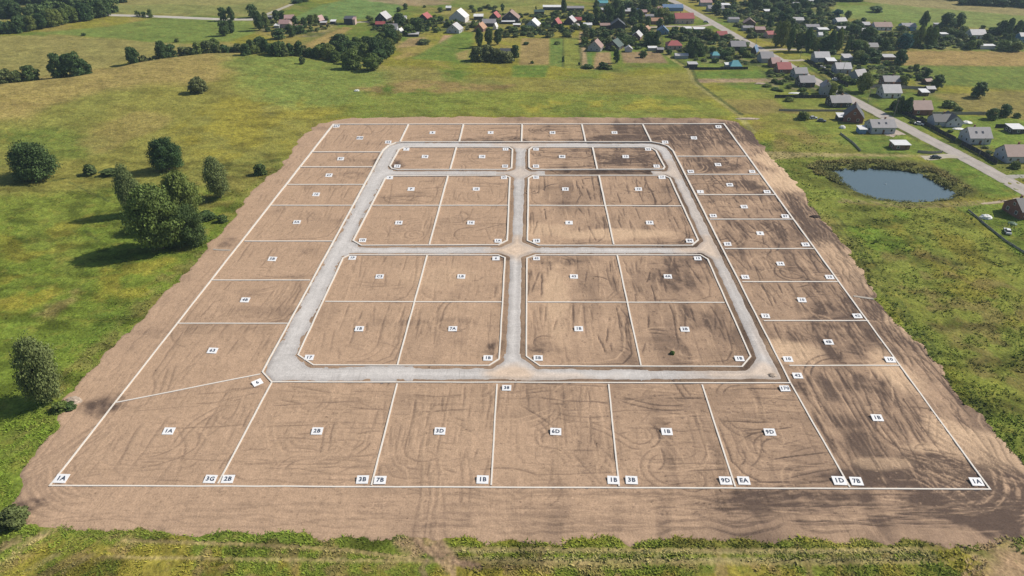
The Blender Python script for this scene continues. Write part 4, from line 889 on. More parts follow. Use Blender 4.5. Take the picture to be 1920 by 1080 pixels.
# ------------------------------------------------------------------ TREES
def leafcards(P, Nrm, size, rs, tri=False):
    "one small quad per point, lying roughly across its normal"
    n = len(P); Nn = Nrm+rs.normal(size=(n,3))*.55; Nn /= np.linalg.norm(Nn, axis=1)[:, None]+1e-9
    r = rs.normal(size=(n,3)); T = np.cross(Nn, r); T /= np.linalg.norm(T, axis=1)[:, None]+1e-9; B = np.cross(Nn, T)
    s = (size*(.6+.8*rs.rand(n)))[:, None]
    if tri: V = np.stack([P-T*s*.6-B*s*.4, P+T*s*.6-B*s*.4, P+B*s*.75], 1); return V.reshape(-1,3), np.arange(n*3).reshape(n,3)
    V = np.stack([P-T*s*.5-B*s*.3, P+T*s*.5-B*s*.4, P+T*s*.4+B*s*.45, P-T*s*.35+B*s*.5], 1)
    return V.reshape(-1,3), np.arange(n*4).reshape(n,4)
def sph(n, rs):
    v = rs.normal(size=(n,3)); return v/np.linalg.norm(v, axis=1)[:, None]
def crown_mesh(name, kind, ncl, ncard, csize, seed, m, cr=None, loose=0):
    "unit crown: height 1 (z 0..1), radius about .5; clumps of cards round branch ends"
    rs = np.random.RandomState(seed); C = []; Rr = []
    while len(C) < ncl:
        z = rs.rand(); a = rs.rand()*6.283
        if kind == 'round': zz = z; rad = .5*math.sqrt(max(0, 1-((zz-.42)/.60)**2)); 
        elif kind == 'oval': rad = .5*math.sin(math.pi*min(1, (z*.92+.06)))**.75
        elif kind == 'cone': rad = .5*(1-z)**.85*min(1, .35+z*5)
        elif kind == 'poplar': rad = .5*min(1, z*3.5+.3)*(1-z**3)**.8
        elif kind == 'bush': rad = .5*math.sqrt(max(0, 1-z**2.2))
        else: rad = .5*(1-abs(z-.4)**1.5)
        lob = 1+.13*math.sin(a*2+seed)+(.09+.05*(ncl > 150))*math.sin(a*3+seed*2.1+z*6)+.06*(ncl > 150)*math.sin(a*5+z*11)
        k = rs.rand()**.35; r = rad*lob*k
        C.append((r*math.cos(a)*.86, r*math.sin(a)*.86, .04+z*.88)); Rr.append(((cr or .17)*(.5+1.0*rs.rand()))*(.55 if kind in ('cone',) else 1)*(1 if rad > .2 else .65))
    C = np.array(C); Rr = np.array(Rr); nper = (ncard*(Rr**2/np.mean(Rr**2))/ncl).astype(int)+3
    P = []; Nm = []; tone = []
    for c, r, k in zip(C, Rr, nper):
        d = sph(k, rs); d[:, 2] = np.where(d[:, 2] < -.35, -d[:, 2]*.6, d[:, 2]); d /= np.linalg.norm(d, axis=1)[:, None]
        q = r*(.72+(.36 if loose == 0 else .36+loose)*rs.rand(k)**(1 if loose == 0 else 1.6))[:, None]*(1, 1, .82); P.append(c+d*q); Nm.append(d); tone.append(np.full(k, .72+.55*rs.rand()))
    P = np.concatenate(P); Nm = np.concatenate(Nm); tone = np.concatenate(tone)
    P[:, 2] = np.maximum(P[:, 2], -.02)
    V, F = leafcards(P, Nm, csize, rs)
    tn = np.repeat(tone*(.85+.3*rs.rand(len(P))), 4)
    cc = np.stack([tn, tn, tn], 1)
    return npmesh(name, V, F, m, False, cc)
def leafmat(name, c, c2):
    m = bpy.data.materials.new(name); m.use_nodes = True; nt = m.node_tree; N = nt.nodes; L = nt.links; bs = N['Principled BSDF']
    bs.inputs['Roughness'].default_value = .65; bs.inputs['Specular IOR Level'].default_value = .2
    oi = N.new('ShaderNodeObjectInfo'); mx = N.new('ShaderNodeMix'); mx.data_type = 'RGBA'; mx.inputs[6].default_value = (*c, 1); mx.inputs[7].default_value = (*c2, 1)
    L.new(oi.outputs['Random'], mx.inputs[0]); a = N.new('ShaderNodeAttribute'); a.attribute_name = 'Col'
    v = N.new('ShaderNodeVectorMath'); v.operation = 'MULTIPLY'; L.new(mx.outputs[2], v.inputs[0]); L.new(a.outputs['Color'], v.inputs[1]); L.new(v.outputs[0], bs.inputs['Base Color'])
    tr = N.new('ShaderNodeBsdfTranslucent'); L.new(v.outputs[0], tr.inputs['Color']); ms = N.new('ShaderNodeMixShader'); ms.inputs[0].default_value = .22
    out = N['Material Output']; L.new(bs.outputs[0], ms.inputs[1]); L.new(tr.outputs[0], ms.inputs[2]); L.new(ms.outputs[0], out.inputs['Surface'])
    return m
LM = dict(dark=leafmat('leaf_dark', (.070,.128,.042), (.102,.154,.046)), mid=leafmat('leaf_mid', (.135,.200,.050), (.19,.225,.056)),
          pale=leafmat('leaf_pale', (.175,.225,.085), (.20,.235,.080)), blue=leafmat('leaf_teal', (.035,.12,.11), (.04,.14,.11)), hedge=leafmat('leaf_hedge', (.11,.155,.048), (.17,.19,.070)),
          rust=leafmat('leaf_rust', (.13,.12,.03), (.16,.10,.03)))
mat_bark = mat('bark', (.13,.10,.075), .95, scales=((3, .2),))
def trunk_mesh(seed):
    rs = random.Random(seed); b = MB(); b.cone(0,0,-.03,.35,.030,.020,8,.01,.005); b.cone(.01,.005,.35,.8,.020,.006,7,.02,-.01)
    for k in range(6):
        a = k*1.05+rs.random(); z = .22+.07*k; b.cone(.008,.004,z,z+.2,.011,.003,5,.2*math.cos(a),.2*math.sin(a))
    return b.mesh('trunk', mat_bark)
TK = [trunk_mesh(i) for i in range(2)]
CM = {}
def crown(kind, lm, lod, var):
    k = (kind, lm, lod, var)
    if k not in CM:
        ncl, nc, cs = {3: (170, 20000, .029), 2: (80, 5200, .056), 1: (48, 1800, .090), 0: (30, 800, .13), -1: (12, 190, .22)}[lod]
        if kind in ('bush',): cs *= 1.25
        CM[k] = crown_mesh('crown', kind, ncl, nc, cs, hash_(k), LM[lm], cr={3: .125, 2: .15, 1: .18, 0: .22, -1: .26}[lod], loose=.9 if lm == 'pale' else .35 if lod == 3 else 0)
    return CM[k]
def hash_(k): return (sum(ord(c)*(i+3) for i, c in enumerate(str(k)))*7919) % 99991
TREE_XY = []
def tree(x, y, hpx, wpx, kind='round', lm='dark', label='', group=None, lod=None, cat='tree', name=None):
    v = (y-540)/FPX; dep = math.atan2(SP+v*CP, CP-v*SP); a_ = wpx/2*math.sin(dep); bc = max(math.sqrt(max(0, (hpx/2)**2-a_*a_)), .32*hpx); yb = y-hpx/2+bc; X0, Y0, Z0 = place(x, yb); s = pxm(yb, Z0)
    w = wpx/s; h = max(1.0, 2*bc/s/math.cos(dep)); X0 *= 1-h/2*SP*s/FPX; Z0 = float(Hgt(X0, Y0))
    if lod is None: lod = 3 if hpx > 50 else 2 if hpx > 26 else 1 if hpx > 13 else 0
    bush = kind == 'bush'
    o = link(name or ('bush' if bush else 'tree'), None, loc=(X0, Y0, Z0), rz=R.uniform(0, 6.28), label=label, cat='bush' if bush else cat, group=group)
    cb = 0 if bush else .03*h
    c = link('crown', crown(kind, lm, lod, R.randint(0, 1 if lod > 1 else 2)), o, loc=(0, 0, cb)); c.scale = (w*.92, w*.92, h-cb)
    if not bush:
        t = link('trunk', R.choice(TK), o); t.scale = (h, h, h*.95)
    TREE_XY.append((X0, Y0, w/2)); return o
# near, on the left
tree(59,337,70,80,'round','dark','large dark round tree standing alone at the left edge of the meadow')
tree(309,321,60,56,'round','dark','dark round tree standing alone behind the leafy clump')
tree(404,372,74,44,'oval','pale','slender greyish green tree right of the leafy clump, near the soil edge')
tree(238,402,86,38,'poplar','pale','tall grey green tree rising at the back left of the clump')
tree(338,425,100,66,'oval','mid','broad tree at the back right of the clump with yellowish leaves',lod=3)
tree(288,470,118,96,'oval','mid','largest tree of the clump beside the soil, its shadow falling left')
tree(352,460,70,60,'round','dark','dense dark bush at the right foot of the clump')
tree(284,400,50,36,'round','dark','dark round tree top in the middle of the clump')
tree(68,757,114,70,'oval','pale','ragged grey green tree by the lower left edge of the site')
tree(167,328,20,26,'bush','hedge','grey green bush left of the pair beside the ditch')
tree(205,331,16,32,'bush','hedge','wide low bush right of the pair beside the ditch')
tree(388,413,18,34,'bush','dark','low dark bush between the clump and the soil')
tree(415,417,14,18,'bush','dark','small dark bush nearest the soil edge on the left')
tree(488,328,20,22,'bush','dark','small dark bush at the soil edge beside the upper left plots')
tree(112,772,20,30,'bush','mid','low bush right of the ragged tree by the soil edge')
tree(370,174,28,32,'bush','hedge','lone round bush on the hillside')
tree(22,985,34,56,'bush','hedge','large weedy bush in the lower left corner')
tree(130,768,14,22,'bush','dark','small weedy bush just above the dark soil tongue')
tree(566,120,13,11,'round','hedge','tiny lone tree on the meadow left of the grove')
g = 'trees and bushes behind the hill crest'
for x, y, h, w, k, m, l in [(10,160,30,32,'bush','hedge','grey green bush at the far left end of the crest line'),(32,157,24,26,'bush','hedge','second bush from the left end of the crest line'),(55,154,30,28,'round','dark','dark round tree third from the left end of the crest line'),
 (107,148,45,34,'round','dark','left tree of the dark pair on the crest'),(136,147,45,36,'round','dark','middle tree of the dark group on the crest'),(153,144,32,28,'round','dark','right and lowest tree of the dark group on the crest'),
 (247,121,30,26,'round','dark','dark round tree standing apart on the crest line'),(269,118,13,16,'bush','hedge','little bush right of the lone dark crest tree'),(290,117,12,18,'bush','hedge','low bush left of the pointed crest tree'),
 (303,115,36,24,'oval','dark','pointed dark tree on the crest line'),(319,113,26,24,'round','dark','round tree attached to the pointed crest tree')]:
    tree(x,y,h,w,k,m,l,g)
hg = 'hedge trees along the valley left of the grove'
for i in range(30):
    x = 345+i*9.0; y = 107-4*math.sin(min(1, (x-345)/160)*1.57)+(0 if x < 500 else (x-500)*.055)
    tree(x+R.uniform(-2,2), y+R.uniform(-2,1), R.uniform(13,26), R.uniform(15,26), R.choice(['bush','bush','round']), R.choice(['hedge','dark','mid']), f'{ORD[i]} tree or bush from the left in the long hedge belt along the valley', hg)
tree(402,94,20,18,'round','mid','tree standing above the hedge belt'); tree(404,88,0.1+12,14,'round','hedge','small tree behind the hedge belt')
gg = 'trees of the dense grove behind the site'
for gi, (x, y, h, w) in enumerate(sorted([(615,112,30,30),(636,88,24,36),(655,100,24,30),(640,112,28,26),(660,129,36,34),(697,132,32,34),(684,112,30,30),(708,112,34,30),(724,107,32,30),(732,88,34,26),(668,96,26,24),(686,88,20,24),(712,120,28,30),(600,108,24,26),(700,95,24,26),(728,98,26,24),(628,116,20,22),(744,80,22,18),(716,84,22,26),(670,112,26,24),(648,120,20,20)])):
    tree(x,y,h,w,R.choice(['round','bush','oval']),R.choice(['dark','mid','mid']), f'rounded tree in the dense grove behind the site, {ORD[gi]} from its left end', gg, lod=2)
# wood, upper left
wg = 'trees of the wood at the upper left'
for i in range(17): tree(34+i*10.2, 61-i*1.9+R.uniform(-1.5,1.5), R.uniform(25,34), R.uniform(17,24), R.choice(['oval','round']), R.choice(['dark','mid','dark']), f'{ORD[i]} tree from the left in the slanting wood edge at the upper left', wg)
MASS = []
for i in range(18): MASS.append((58+i*9+R.uniform(-3,3), 43-i*1.3+R.uniform(-3,3), R.uniform(24,32), R.uniform(19,26)))
for i in range(5): tree(-6+i*9, 34+R.uniform(-2,1), R.uniform(26,34), 24, 'round', 'dark', f'{ORD[i]} dark tree from the left in the clump at the upper left edge', 'clump at the upper left edge')
for i in range(4): tree(-8+i*9, 63+R.uniform(-1,1), R.uniform(18,24), 20, 'round', 'dark', f'{ORD[i]} dark tree from the left at the left edge below the wood', 'trees at the left edge below the wood')
for i in range(28): MASS.append((-12+i*9.0, 10-i*.28+R.uniform(-2,2)-(4 if i < 8 else 0), R.uniform(14,20), 20))
for x, y, h, w, k, l in [(258,31,10,9,'round','leftmost of three small trees on the field road'),(269,31.5,9,9,'round','middle of three small trees on the field road'),(281,32.5,13,11,'round','largest of three small trees on the field road'),
 (417,39,22,16,'round','round tree of the pair standing on the field road'),(432,39,24,13,'oval','slim tree of the pair standing on the field road'),(418,67,27,20,'round','left tree of the pair below the field road'),(433,62,24,14,'oval','right tree of the pair below the field road'),
 (472,33,22,20,'round','round tree beside the field road fork'),(484,57,34,18,'oval','dark tree at the left end of the hamlet'),(497,52,27,16,'oval','pointed dark tree beside the grey hamlet shed'),(518,38,17,14,'round','dark tree behind the pink farmhouses, left one'),
 (528,37,15,13,'round','dark tree behind the pink farmhouses, right one'),(523,73,18,26,'round','bushy tree in front of the pink farmhouses'),(544,69,22,18,'oval','taller tree right of the bushy one in front of the farmhouses'),(562,62,14,24,'bush','round bush right of the farmhouses'),
 (553,45,13,12,'round','small tree right of the pink farmhouses'),(570,52,18,14,'oval','dark conifer like tree left of the hamlet hut'),(583,46,17,16,'round','dense tree left of the pale pink slope'),(592,44,16,12,'round','tree against the pale pink slope'),(610,40,9,12,'round','small tree right of the hamlet hut'),
 (503,59,8,10,'bush','small round bush below the hamlet'),(486,89,18,22,'round','dark round tree above the hedge belt'),(556,6,8,18,'bush','bush at the end of the field road near the top'),(570,3,8,20,'round','trees at the end of the field road on the top edge'),
 (748,47,20,24,'round','round tree in front of the white walled house'),(783,63,26,26,'round','large round tree above the low dark shed'),(768,66,18,26,'bush','dark bush behind the low shed'),(812,46,12,18,'round','round tree right of the red slope house'),
 (844,51,12,22,'bush','bush between barn and blue grey house'),(728,77,30,26,'round','tall tree joining the grove to the village'),(692,40,10,10,'round','small tree left of the dark pink gabled house'),(818,61,8,10,'bush','small round bush on the meadow above the brown plot'),
 (813,55,5,6,'bush','tiny bush above the round one'),(898,89,34,15,'oval','left tree of the three dark trees before the village'),(916,86,32,17,'oval','middle tree of the three dark trees before the village'),(933,84,28,15,'oval','right tree of the three dark trees before the village'),
 (897,114,24,30,'bush','greyish bush at the left end of the thicket'),(915,113,28,30,'bush','pale bush in the thicket below the three trees'),(932,115,22,26,'bush','dark bush in the thicket below the three trees'),(950,117,20,28,'bush','rightmost bush of the thicket'),(966,108,22,14,'bush','bush right of the brick hut'),
 (1057,24,26,11,'poplar','tall dark poplar near the long white stable'),(942,22,13,8,'oval','dark little tree left of the large gabled house'),(1005,18,8,4,'cone','thin tree above the square barn'),
 (1143,44,34,18,'oval','tall green tree left of the dark barn'),(1155,36,38,16,'poplar','tallest tree behind the dark barn'),(1166,42,30,12,'oval','dark tree touching the dark barn'),(1130,46,20,12,'oval','dark tree by the low brown shed'),(1118,46,18,12,'cone','conifer left of the barn trees'),(1105,46,20,18,'oval','bushy tree above the small white house'),
 (1202,46,24,10,'poplar','slim dark conifer in the middle of the village'),(1203,63,16,10,'oval','slim tree below the slim dark conifer'),(1215,50,18,12,'oval','dark tree left of the ochre roof'),(1243,38,22,26,'round','yellow green tree above the ochre roof'),(1258,45,18,12,'round','dark tree touching the big red roofed house'),
 (1210,22,22,26,'round','dark broad tree near the top middle'),(1150,95,0.5+8,10,'bush','bush at the foot of the steep gabled house'),(1156,118,24,12,'oval','tree at the right edge of the tan vegetable plot'),(1206,108,12,14,'round','round tree on the brown plot'),
 (1220,86,24,22,'round','dark bluish tree beside the hut roofs'),(1232,86,26,14,'oval','tall bluish tree beside the path'),(1290,100,0.5+10,14,'bush','bush beside the greenhouse'),(1300,106,32,30,'round','large dark round tree below the red hipped house'),(1312,105,22,18,'round','tree right of the large dark round tree'),
 (1328,73,18,22,'round','round bush left of the small red roof'),(1341,117,8,14,'bush','round bush on the lawn above the turquoise roof'),(1265,68,16,18,'round','tree above the red hipped roof'),(1280,66,14,16,'round','tree right above the red hipped roof'),
 (1417,20,24,28,'round','very dark round tree right of the road near the top'),(1458,88,44,18,'poplar','left willow of the tall row'),(1471,88,48,20,'poplar','tallest yellowish willow of the row'),(1484,96,44,14,'poplar','slim dark poplar in the tall row'),(1500,96,34,18,'oval','dark tree of the row below the red hut'),
 (1517,97,44,18,'poplar','broad tree of the tall row'),(1530,97,24,18,'oval','lower yellowish tree in the tall row'),(1545,98,26,20,'oval','bushy tree in the tall row'),(1560,98,40,16,'poplar','green poplar near the right end of the row'),(1574,96,42,17,'poplar','yellowish poplar at the right end of the row'),
 (1590,101,30,12,'cone','dark pointed conifer right of the tall row'),(1608,98,20,22,'round','dark tree right of the pointed conifer'),(1620,97,18,18,'round','dark tree left of the hidden grey brown house'),(1630,79,26,28,'round','very dark tree above the hidden house'),
 (1570,33,14,20,'round','blue green tree near the far field'),(1591,35,14,14,'round','dark tree right of the whitish house'),(1642,23,10,24,'bush','dark clump alone on the far field'),(1606,50,12,16,'round','round tree left of the narrow light roofed house'),(1619,42,8,10,'bush','small tree above the narrow house'),
 (1700,92,28,26,'round','blue green tree at the field edge'),(1734,56,34,16,'poplar','tall leaning poplar on the far right'),(1727,88,38,16,'poplar','left of two tall pale poplars far right'),(1751,88,38,18,'poplar','right of two tall pale poplars far right'),(1740,85,34,14,'poplar','poplar between the two pale poplars'),
 (1716,88,26,16,'oval','lower tree left of the pale poplars'),(1777,54,28,30,'round','dark broad tree at the edge of the far field'),(1800,53,26,18,'round','tree joined to the dark broad tree'),(1785,67,12,18,'round','small tree below the dark broad tree'),(1808,64,14,20,'round','dark tree left of the far white house'),
 (1843,56,8,9,'round','small tree right of the far white house'),(1862,64,12,26,'bush','low dark clump right of the far white house'),(1893,70,34,20,'poplar','tall dark tree at the far right'),(1880,66,26,18,'oval','dark tree left of the tall far right one'),(1909,70,30,18,'poplar','poplar near the right edge'),(1920,66,26,16,'poplar','poplar on the right edge'),
 (1821,93,16,16,'round','bushy tree left of the long white roof'),(1834,91,13,14,'round','small tree just left of the long white roof'),(1885,95,18,26,'round','left dark bush clump at the edge of the dry field'),(1908,96,18,26,'round','right dark bush clump at the edge of the dry field'),
 (1690,121,27,24,'round','dark round tree at the corner of the dry field'),(1643,112,16,22,'round','round tree left of the open shed'),(1611,116,20,20,'round','bluish round tree behind the pale roofed shed'),(1622,120,16,18,'round','tree right of the bluish one'),(1662,122,0.5+8,14,'bush','hedge bush at the field corner'),
 (1622,173,36,28,'oval','leafy birch in front of the hidden grey roof'),(1695,163,20,16,'round','dark round tree right of the brown grey house'),(1718,133,12,10,'round','small tree in the orchard rows'),(1739,145,16,10,'oval','small dark tree at the end of the orchard rows'),(1759,167,24,24,'round','dark round tree above the garden sheds'),
 (1838,183,26,26,'round','lone round tree on the right hand meadow'),(1780,202,13,22,'bush','low dark bush on the meadow right of the brick gable'),(1797,209,9,14,'bush','smaller bush right of the low dark bush'),(1862,224,20,22,'round','left one of the two bushes at the meadow fence'),(1886,219,22,23,'round','right one of the two bushes at the meadow fence'),
 (1908,221,9,12,'bush','small dark bush near the right edge'),(1688,212,30,18,'round','left garden tree beside the brick gabled house'),(1703,215,32,18,'oval','right garden tree against the brick gabled house'),(1677,205,16,14,'bush','bush left of the two garden trees'),(1507,224,15,22,'bush','dark bush beside the scrap left of the brick house'),
 (1562,181,24,14,'round','dark olive bush in front of the tall grey house'),(1577,176,9,12,'bush','brownish bush at the roadside'),(1724,151,8,10,'bush','small bush in the garden above the sheds'),(1736,153,8,8,'bush','tiny bush in the garden above the sheds'),
 (1575,150,12,16,'bush','dark bush on the road side of the nearer pale house'),(1588,155,12,18,'bush','bush left of the leafy birch'),(1602,158,10,16,'bush','bush at the foot of the leafy birch'),(1905,316,14,18,'bush','dark bush in front of the right edge house'),(1856,288,5,14,'bush','dark bush behind the black fence'),
 (1480,190,8,16,'bush','greyish shrub at the meadow corner left of the dark walled house'),(1575,168,8,10,'bush','small bush by the road bend'),(1438,163,6,14,'bush','little shrub on the brown strip'),(1100,128,8,20,'bush','bush at the foot of the tan plot'),(1130,129,12,18,'bush','dark shrub below the tan vegetable plot'),(1142,130,8,14,'bush','small shrub beside the dark one below the tan plot'),
 (1086,122,5,5,'bush','tiny bush on the field divider'),(1056,116,10,4,'bush','thin dark bush on the field divider'),(1045,83,5,12,'bush','bush by the dark pool of shade on the field'),(987,84,5,12,'bush','dark flat bush on the brown field'),(998,119,5,6,'bush','tiny bush at the foot of the brown field'),
 (793,83,9,24,'bush','brownish scrub between the plots left of the three trees'),(760,18,10,9,'bush','elongated bush on the upper field'),(748,22,8,9,'bush','lower end bush on the upper field'),(825,23,8,10,'bush','bush near the lone shed on the field'),(796,14,4,6,'bush','tiny bush high on the upper field'),
 (157,67,5,9,'bush','tiny dark bush on the dry field left'),(331,79,7,8,'bush','tiny bush right on the field above the valley')]:
    m = 'dark'
    if 'pale' in l or 'grey' in l or 'yellow' in l or 'willow' in l: m = 'mid'
    if 'blue green' in l: m = 'blue'
    if 'brownish' in l or 'thicket' in l: m = 'hedge'
    if h < 20 and m == 'dark' and R.random() < .4: m = 'mid'
    tree(x, y, h, w, k, m, l)
# hidden gardens: smaller trees and shrubs between the houses
def inpoly(x, y, P):
    c = False
    for i in range(len(P)):
        (x1, y1), (x2, y2) = P[i], P[(i+1) % len(P)]
        if (y1 > y) != (y2 > y) and x < (x2-x1)*(y-y1)/(y2-y1)+x1: c = not c
    return c
VRW = W(VR)
def road_clear(X0, Y0, lim):
    return min(math.hypot(X0-q[0], Y0-q[1]) for q in VRD) > lim
VRD = [VRW[i]*(1-t)+VRW[i+1]*t for i in range(len(VRW)-1) for t in np.linspace(0, 1, 12)]
USED = {}
HOUSE_L = [(o.location.x, o.location.y, o['label']) for o in COL.objects if o.name.split('.')[0] in ('house','shed','barn') and o.parent is None]
for q in HOUSE_L: pass
def fill(poly, n, hr, wr, kinds, mats, label, group, lim=6.5):
    xs = [p[0] for p in poly]; ys = [p[1] for p in poly]; k = 0; tries = 0
    while k < n and tries < n*60:
        tries += 1; x = R.uniform(min(xs), max(xs)); y = R.uniform(min(ys), max(ys))
        if not inpoly(x, y, poly): continue
        X0, Y0 = unp(x, y)
        if not road_clear(X0, Y0, lim): continue
        if any(abs(X0-a) < r*1.15 and abs(Y0-b) < r*1.0+1 for a, b, r in HOUSE_XY): continue
        if any(math.hypot(X0-a, Y0-b) < r*.55 for a, b, r in TREE_XY): continue
        kd = R.choice(kinds); mt = R.choice(mats); hh = R.uniform(*hr)
        b_ = min(HOUSE_L, key=lambda q: math.hypot(q[0]-X0, (q[1]-Y0))); dx, dy = X0-b_[0], Y0-b_[1]
        rel = ('right of' if dx > 0 else 'left of') if abs(dx) > abs(dy) else ('behind' if dy > 0 else 'in front of')
        nm = {'dark':'dark', 'mid':'green', 'hedge':'pale'}[mt]+' '+{'bush':'bush','round':'round tree','oval':'slim tree'}[kd]
        lb = f'{nm} {rel} the '+' '.join(b_[2].split()[:8])
        if lb in USED: lb = ('taller ' if hh > USED[lb] else 'smaller ')+lb
        if lb in USED: lb = label
        USED[lb] = hh
        tree(x, y, hh, R.uniform(*wr), kd, mt, lb, group); k += 1
fill([(1150,8),(1240,-2),(1262,14),(1250,50),(1240,60),(1110,62),(1080,40),(1110,20)], 30, (8,20), (9,18), ['round','oval','bush'], ['dark','mid','dark'], 'garden tree among the houses left of the road near the top', 'garden trees left of the road near the top')
fill([(1090,62),(1225,62),(1232,80),(1215,90),(1090,90)], 18, (8,16), (10,18), ['round','bush'], ['dark','mid','hedge'], 'garden tree in the dense belt behind the vegetable fields', 'garden belt behind the vegetable fields')
fill([(1250,66),(1380,60),(1430,98),(1420,118),(1340,115),(1262,108),(1245,85)], 26, (7,15), (10,20), ['round','bush'], ['dark','mid','hedge'], 'garden bush or tree between the red roofs left of the road', 'garden greenery between the red roofs')
fill([(1300,4),(1480,0),(1560,8),(1545,26),(1500,52),(1500,78),(1440,80),(1390,60),(1330,28)], 42, (9,20), (10,20), ['round','oval','bush'], ['dark','mid','dark','mid'], 'garden tree in the leafy quarter right of the road', 'garden trees in the leafy quarter right of the road')
fill([(1500,40),(1690,52),(1740,62),(1800,66),(1920,80),(1920,92),(1700,88),(1640,90),(1600,70),(1520,60)], 34, (7,16), (10,18), ['round','bush','oval'], ['dark','mid','hedge'], 'garden tree in the far right part of the village', 'garden trees in the far right part of the village')
fill([(1580,60),(1640,66),(1690,84),(1690,96),(1600,100)], 12, (9,18), (10,18), ['round','bush'], ['dark','dark','mid'], 'garden tree between the tall row and the dry field', 'garden trees right of the tall row')
fill([(1590,112),(1690,108),(1680,116),(1600,122)], 7, (6,12), (12,20), ['bush'], ['dark','mid'], 'hedge bush in front of the open shed', 'hedge bushes at the open shed')
fill([(930,52),(1095,54),(1095,72),(935,72)], 20, (6,11), (9,16), ['bush','round'], ['hedge','mid','dark'], 'hedge shrub along the upper end of the fields', 'hedge along the upper end of the fields')
fill([(690,34),(940,40),(940,56),(800,50),(700,60)], 18, (6,11), (8,14), ['bush','round'], ['dark','mid'], 'garden shrub along the village lane', 'garden shrubs along the village lane')
fill([(880,16),(930,14),(940,24),(890,26)], 10, (4,7), (7,10), ['bush'], ['dark','hedge'], 'orchard bush behind the white roofed shed', 'orchard bushes behind the white roofed shed')
fill([(1420,120),(1500,140),(1540,160),(1450,158)], 12, (4,8), (8,14), ['bush'], ['dark','hedge','mid'], 'low garden bush beside the dull red roof', 'low garden bushes beside the dull red roof')
fill([(1690,128),(1745,130),(1745,136),(1640,134)], 10, (4,6), (8,12), ['bush'], ['dark','hedge'], 'low bush in the orchard rows right of the road', 'orchard rows right of the road')
fill([(1440,165),(1560,165),(1560,178),(1450,178)], 8, (4,7), (9,15), ['bush'], ['dark','hedge','mid'], 'low bush on the lawn behind the straight dark fence', 'low bushes behind the straight dark fence')
fill([(1640,196),(1760,228),(1850,270),(1850,280),(1740,250),(1640,206)], 8, (4,7), (8,12), ['bush'], ['dark','mid'], 'low bush along the long black fence', 'bushes along the black fence', 7)
fill([(1130,60),(1290,70),(1290,110),(1170,92)], 10, (5,10), (10,16), ['bush'], ['dark','hedge','mid'], 'shrub among the houses beside the path', 'shrubs beside the path')
fill([(940,30),(1090,26),(1100,50),(940,52)], 14, (5,9), (9,14), ['bush'], ['dark','hedge','mid'], 'shrub between the gabled houses at the lane', 'shrubs between the gabled houses')
fill([(1330,60),(1560,60),(1700,100),(1560,105),(1480,92),(1400,80)], 18, (6,11), (10,17), ['bush'], ['dark','hedge','mid'], 'shrub in the gardens right of the road', 'shrubs right of the road')
fill([(1620,140),(1735,142),(1745,150),(1620,146)], 10, (4,7), (8,12), ['bush'], ['dark','hedge','mid'], 'low hedge bush above the white fronted house', 'low hedge above the white fronted house')
# forests on the top edge
M1 = MASS; MASS = []
for i in range(28): MASS.append((1790+i*7.6, 8+i*.28-(8 if i < 2 else 0)+R.uniform(-1,1), R.uniform(12,17), 18))
for i in range(18): MASS.append((1796+i*9, -1+i*.3, 15, 18))
M2 = MASS; MASS = []
for i in range(27): MASS.append((1436+i*6.8, 2+R.uniform(-1.5,1.5), R.uniform(9,13), 15))
M3 = MASS
def forest(name, lst, lm='dark', kd=None):
    Vs, Fs, Cs, off = [], [], [], 0
    for k, (x, y, h, w) in enumerate(lst):
        me = crown(kd or ('round' if k % 3 else 'oval'), lm, -1 if kd else 0, k % 3); n = len(me.vertices)
        v = np.empty(n*3, np.float32); me.vertices.foreach_get('co', v); v = v.reshape(-1, 3); f = np.empty(len(me.polygons)*4, np.int32); me.loops.foreach_get('vertex_index', f)
        cc = np.empty(n*4, np.float32); me.color_attributes['Col'].data.foreach_get('color', cc)
        X0, Y0, Z0 = place(x, y); s = pxm(y, Z0); a = R.uniform(0, 6.28); W_ = w/s*1.1; H_ = max(6, h/s) if not kd else h/s
        p = np.stack([(v[:,0]*math.cos(a)-v[:,1]*math.sin(a))*W_+X0, (v[:,0]*math.sin(a)+v[:,1]*math.cos(a))*W_+Y0, v[:,2]*H_+Z0-.3], 1)
        Vs.append(p); Fs.append(f.reshape(-1, 4)+off); Cs.append(cc.reshape(-1, 4)[:, :3]*R.uniform(.8, 1.15)); off += n
    link(name, npmesh(name, np.concatenate(Vs), np.concatenate(Fs), LM[lm], False, np.concatenate(Cs)), kind='stuff')
forest('forest', M1); forest('forest', M2); forest('forest', M3)
def shrubs(name, polys, lm):
    lst = []
    for poly, n, hr, wr in polys:
        xs = [p[0] for p in poly]; ys_ = [p[1] for p in poly]; k = 0; tries = 0
        while k < n and tries < n*50:
            tries += 1; x = R.uniform(min(xs), max(xs)); y = R.uniform(min(ys_), max(ys_)); X0, Y0 = unp(x, y)
            if not inpoly(x, y, poly) or not road_clear(X0, Y0, 6.5) or any(abs(X0-a) < r*1.1 and abs(Y0-b) < r+.5 for a, b, r in HOUSE_XY): continue
            lst.append((x, y, R.uniform(*hr), R.uniform(*wr))); k += 1
    forest(name, lst, lm, 'bush')
